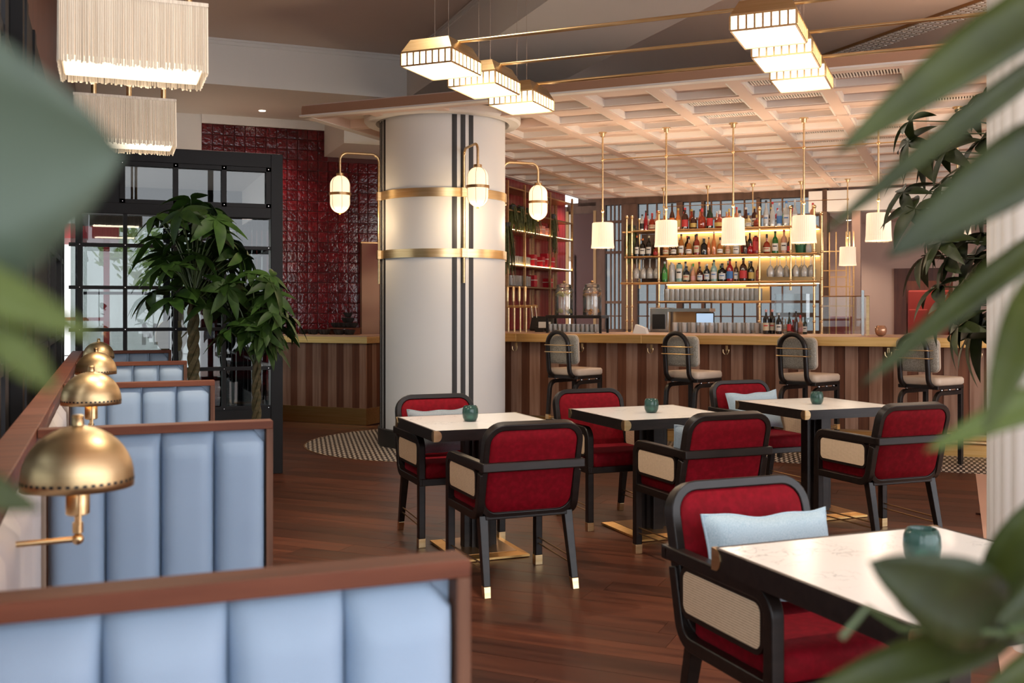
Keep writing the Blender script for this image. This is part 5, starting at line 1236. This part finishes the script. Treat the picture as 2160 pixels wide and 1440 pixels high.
def braided_plant(name, loc, label, th, crown, nl, L, seed, mat, tw=.035, group=None, ps=1.0):
    g = random.Random(seed); t = empty(name, loc); tag(t, label, 'plant', group)
    MB().lathe([(r_ * ps, z_) for r_, z_ in ((.13, 0), (.17, .03), (.19, .34), (.20, .36), (.18, .36), (.17, .31))], 24).build('pot', M['pot'], t)
    MB().lathe([(.172 * ps, .30), (.001, .315)], 20).build('soil', M['soil'], t)
    for s in range(3):
        pts = []
        for k in range(40):
            z = .3 + (th - .3) * k / 39; a = s * 2 * PI / 3 + 2 * PI * (z - .3) / .34; pts.append((tw * .62 * math.cos(a), tw * .62 * math.sin(a), z))
        MB().tube(pts, [tw * .62 * (1 - .25 * k / 39) for k in range(40)], 7).build('trunk_strand', M['trunk'], t)
    var = [palm_leaf(seed * 10 + q, L, L * .36, 5 + q % 3, mat) for q in range(4)]
    cz, rx, rz = crown; stems = MB()
    for k in range(nl):
        while True:
            q = Vector((g.uniform(-1, 1), g.uniform(-1, 1), g.uniform(-1, 1)))
            if .35 < q.length < 1: break
        hub = Vector((q.x * rx, q.y * rx, cz + q.z * rz)); base = Vector((0, 0, th - .06 + max(0, q.z) * rz * .5))
        m_ = base.lerp(hub, .5) + Vector((0, 0, .06)); stems.tube([base, m_, hub], [.006, .0045, .003], 5)
        out = Vector((q.x, q.y, 0)); az = math.atan2(out.y, out.x) + g.uniform(-.5, .5); tilt = .25 + .55 * out.length + g.uniform(-.25, .3)
        inst('leaf', var[k % 4], t, Matrix.Translation(hub) @ Matrix.Rotation(az, 4, 'Z') @ Matrix.Rotation(tilt, 4, 'Y') @ Matrix.Rotation(g.uniform(-.3, .3), 4, 'X') @ Matrix.Scale(g.uniform(.8, 1.15), 4))
    tag(stems.build('stems', M['stem'], t), kind='stuff')
    return t
x, y = ray(408); braided_plant('money_tree', (x / y * 7.95, 7.95, 0), 'taller braided money tree before the black steel screen', 1.50, (1.80, .40, .46), 46, .25, 21, M['leaf'], .042, 'braided money trees by the booths')
x, y = ray(541); braided_plant('money_tree', (x / y * 7.75, 7.75, 0), 'shorter braided money tree at the end of the black steel screen', 1.02, (1.38, .29, .34), 34, .22, 22, M['leaf'], .032, 'braided money trees by the booths', .55)
# tall plant behind the fluted column
pc = at_d(2205, 652, 5.35)
rp = empty('leafy_tree', (pc.x, pc.y, 0)); tag(rp, 'tall dark leafy plant standing behind the fluted column', 'plant'); g = random.Random(31)
MB().lathe([(.16, 0), (.20, .03), (.22, .38), (.235, .40), (.21, .40), (.20, .35)], 24).build('pot', M['pot'], rp)
MB().tube([(0, 0, .3), (.02, .01, 1.0), (-.03, 0, 1.7), (0, .02, 2.5)], [.028, .024, .018, .008], 8).build('trunk', M['trunk'], rp)
MB().tube([(.05, .03, .3), (.07, .04, 1.1), (.02, .06, 1.9)], [.02, .016, .007], 8).build('trunk', M['trunk'], rp)
rvar = [palm_leaf(400 + q, .23, .082, 5 + q % 2, M['leaf_dark']) for q in range(4)]
stems = MB(); right = Vector((CS, -SN, 0)); fwd = Vector((SN, CS, 0))
for px, py, dd, az_, tl_ in ((1920, 255, -.1, 2.9, .9), (1990, 283, .0, 3.3, .7), (1935, 335, -.05, 3.3, .6), (1995, 320, -.2, 3.0, .9), (2040, 230, .1, 2.6, .3), (2065, 300, 0, 3.4, .8), (1985, 390, .05, 3.2, .8), (1905, 405, .0, 3.5, .7), (2050, 410, -.1, 3.1, .5), (2010, 470, .05, 3.0, .7), (1975, 475, .12, 3.4, .9), (2060, 500, .0, 3.2, .6), (2000, 545, -.1, 3.3, .9), (2045, 575, .1, 3.1, .8), (1978, 605, -.05, 3.2, .75), (2070, 610, -.15, 3.2, .7), (2035, 645, .05, 3.0, 1.0), (2070, 690, .0, 3.2, 1.0), (2020, 690, -.1, 3.5, 1.0), (2075, 200, .1, 3.0, .4), (2120, 350, .0, .2, .5), (2130, 480, .1, .4, .6), (2125, 600, .0, .0, .7), (2060, 445, .2, 3.0, .6), (2075, 545, -.2, 3.1, .7), (2030, 510, .0, 3.6, .6), (1960, 300, .1, 3.0, .7), (1930, 440, -.1, 3.2, .8), (1950, 540, .1, 3.4, .7), (2005, 430, .1, 3.0, .5), (2040, 350, .1, 3.3, .6), (1915, 300, .05, 3.4, 1.0), (1990, 640, .05, 3.0, .9), (2055, 540, .05, 3.5, .9), (2050, 700, .1, 2.8, 1.0), (1985, 510, -.15, 3.0, .9), (2085, 430, .05, 3.2, .7), (2030, 600, .0, 2.9, .7)):
    h = at_d(px, py, 5.35 + dd) - pc; h.z = z_at(py, 5.35 + dd)
    b = Vector((0, 0, max(.9, h.z - .05))); stems.tube([b, b.lerp(h, .5) + Vector((0, 0, .03)), h], [.005, .004, .003], 5)
    rt = Matrix.Rotation(-TH, 4, 'Z') @ Matrix.Rotation(az_ + g.uniform(-.4, .4), 4, 'Z') @ Matrix.Rotation(tl_ + g.uniform(-.2, .2), 4, 'Y') @ Matrix.Rotation(g.uniform(-.5, .5), 4, 'X')
    inst('leaf', rvar[g.randrange(4)], rp, Matrix.Translation(h) @ rt @ Matrix.Scale(g.uniform(.8, 1.15), 4))
tag(stems.build('stems', M['stem'], rp), kind='stuff')

# ---- plants standing right next to the viewer: single big leaves with real thickness
def big_leaf(parent, a, b, w, mat, side=(0, 0, 0), curve=.06, org=Vector((0, 0, 0)), fold=.22):
    a = Vector(a) - org; b = Vector(b) - org; d = b - a; L = d.length; view = ((a + b) / 2 + org - Vector((0, 0, EYE))).normalized()
    n = (-view + Vector(side)).normalized(); d.normalize(); s = d.cross(n).normalized(); n = s.cross(d); st = 16; vs = []; fs = []
    for i in range(st + 1):
        t = i / st; prof = (math.sin(PI * t ** .85) ** .75) * (1 - .18 * t) if 0 < t < 1 else .012
        c = a + d * (L * t) + n * (curve * L * math.sin(PI * t)) - Vector((0, 0, .05 * L * t * t)); hw_ = w / 2 * prof
        for e in (-1, -.5, 0, .5, 1): vs.append(c + s * hw_ * e + n * (fold * hw_ * abs(e) + .0015 * math.sin(t * 40) * abs(e)))
    for i in range(st):
        for j in range(4): k = i * 5 + j; fs.append((k, k + 1, k + 6, k + 5))
    o = MB().add(vs, fs).build('leaf', mat, parent, ang=80); sd_ = o.modifiers.new('solid', 'SOLIDIFY'); sd_.thickness = .0007
    return o
def near_plant(name, loc, label):
    t = empty(name, loc); tag(t, label, 'plant')
    MB().lathe([(.10, 0), (.13, .02), (.15, .28), (.16, .30), (.14, .30)], 20).build('pot', M['pot'], t)
    MB().tube([(0, 0, .2), (.01, .01, .8), (0, 0, 1.5), (.0, .01, 1.75)], [.016, .013, .010, .006], 8).build('trunk', M['trunk'], t)
    return t
# left plant
lp0 = at_d(-420, 652, .40); lp = near_plant('potted_plant', (lp0.x, lp0.y, 0), 'out-of-focus leafy plant filling the upper left edge'); org = Vector((lp0.x, lp0.y, 0))
def LQ(px, py, d): return at_d(px, py, d)
big_leaf(lp, LQ(-420, 345, .36), LQ(262, 288, .36), .118, M['leaf_dull'], org=org)
big_leaf(lp, LQ(-260, 520, .32), LQ(205, 690, .34), .018, M['leaf_pale'], org=org)
big_leaf(lp, LQ(-120, 560, .33), LQ(130, 690, .34), .012, M['leaf_pale'], org=org)
big_leaf(lp, LQ(-30, 690, .33), LQ(118, 815, .34), .013, M['leaf_pale'], (.0, .3, .2), org=org)
big_leaf(lp, LQ(-200, 980, .45), LQ(85, 1060, .45), .022, M['leaf_near'], org=org)
stl = MB()
for px, py, dd in ((-420, 330, .36), (-260, 520, .32), (-120, 560, .33), (-30, 690, .33), (-200, 980, .45)):
    stl.tube([LQ(-420, 652, .40) - org + Vector((0, 0, .12 if py < 600 else -.1)), LQ(px, py, dd) - org], .0018, 5)
tag(stl.build('stems', M['stem'], lp), kind='stuff')
# right plant
rp0 = at_d(2520, 652, .70); rq = near_plant('potted_plant', (rp0.x, rp0.y, 0), 'out-of-focus leafy plant reaching in along the right edge'); org = Vector((rp0.x, rp0.y, 0))
RL = ((2330, -60, 1762, 285, .88, .060, 'leaf_near', .1), (2300, 60, 1730, 455, .92, .029, 'leaf_near', .0), (2300, 250, 1868, 512, .85, .070, 'leaf_dark2', .0), (2330, 430, 1815, 778, .95, .035, 'leaf_near', .15),
      (2330, 800, 1950, 925, .80, .034, 'leaf_pale', .1), (2210, 560, 2078, 890, .75, .04, 'leaf_near', .0), (2120, 1318, 1832, 1160, .92, .098, 'leaf_dark2', .05),
      (2085, 1290, 2290, 960, .98, .075, 'leaf_near', .0), (2300, 1190, 2100, 1300, .90, .05, 'leaf_dark2', .0), (2140, 1345, 1640, 1475, .95, .055, 'leaf_near', .2), (2330, 1360, 2060, 1450, .9, .05, 'leaf_near', .1))
M['leaf_dark2'] = noisy('deep_leaf', (.009, .016, .0015), (.017, .026, .0025), (20, 20, 20), .5, Specular_IOR_Level=.3)
RL = [(a, b, c, e, dd * .68, w * .63, mn, sd_) for a, b, c, e, dd, w, mn, sd_ in RL]
for a, b, c, e, dd, w, mn, sd_ in RL: big_leaf(rq, at_d(a, b, dd + .05), at_d(c, e, dd), w, M[mn], (-sd_, 0, sd_), org=org)
stl = MB()
for a, b, c, e, dd, w, mn, sd_ in RL:
    h = at_d(a, b, dd + .05) - org; stl.tube([Vector((0, 0, min(1.74, max(.8, h.z - .06)))), h], .0028, 6)
stl.tube([at_d(2125, 1330, .66) - org, at_d(2260, 1300, .66) - org, Vector((0, 0, 1.05))], .004, 6)
stl.tube([at_d(2125, 1335, .66) - org, at_d(1900, 1325, .66) - org, at_d(1830, 1280, .66) - org, at_d(1775, 1345, .66) - org], .0022, 6)
tag(stl.build('stems', M['stem'], rq), kind='stuff')
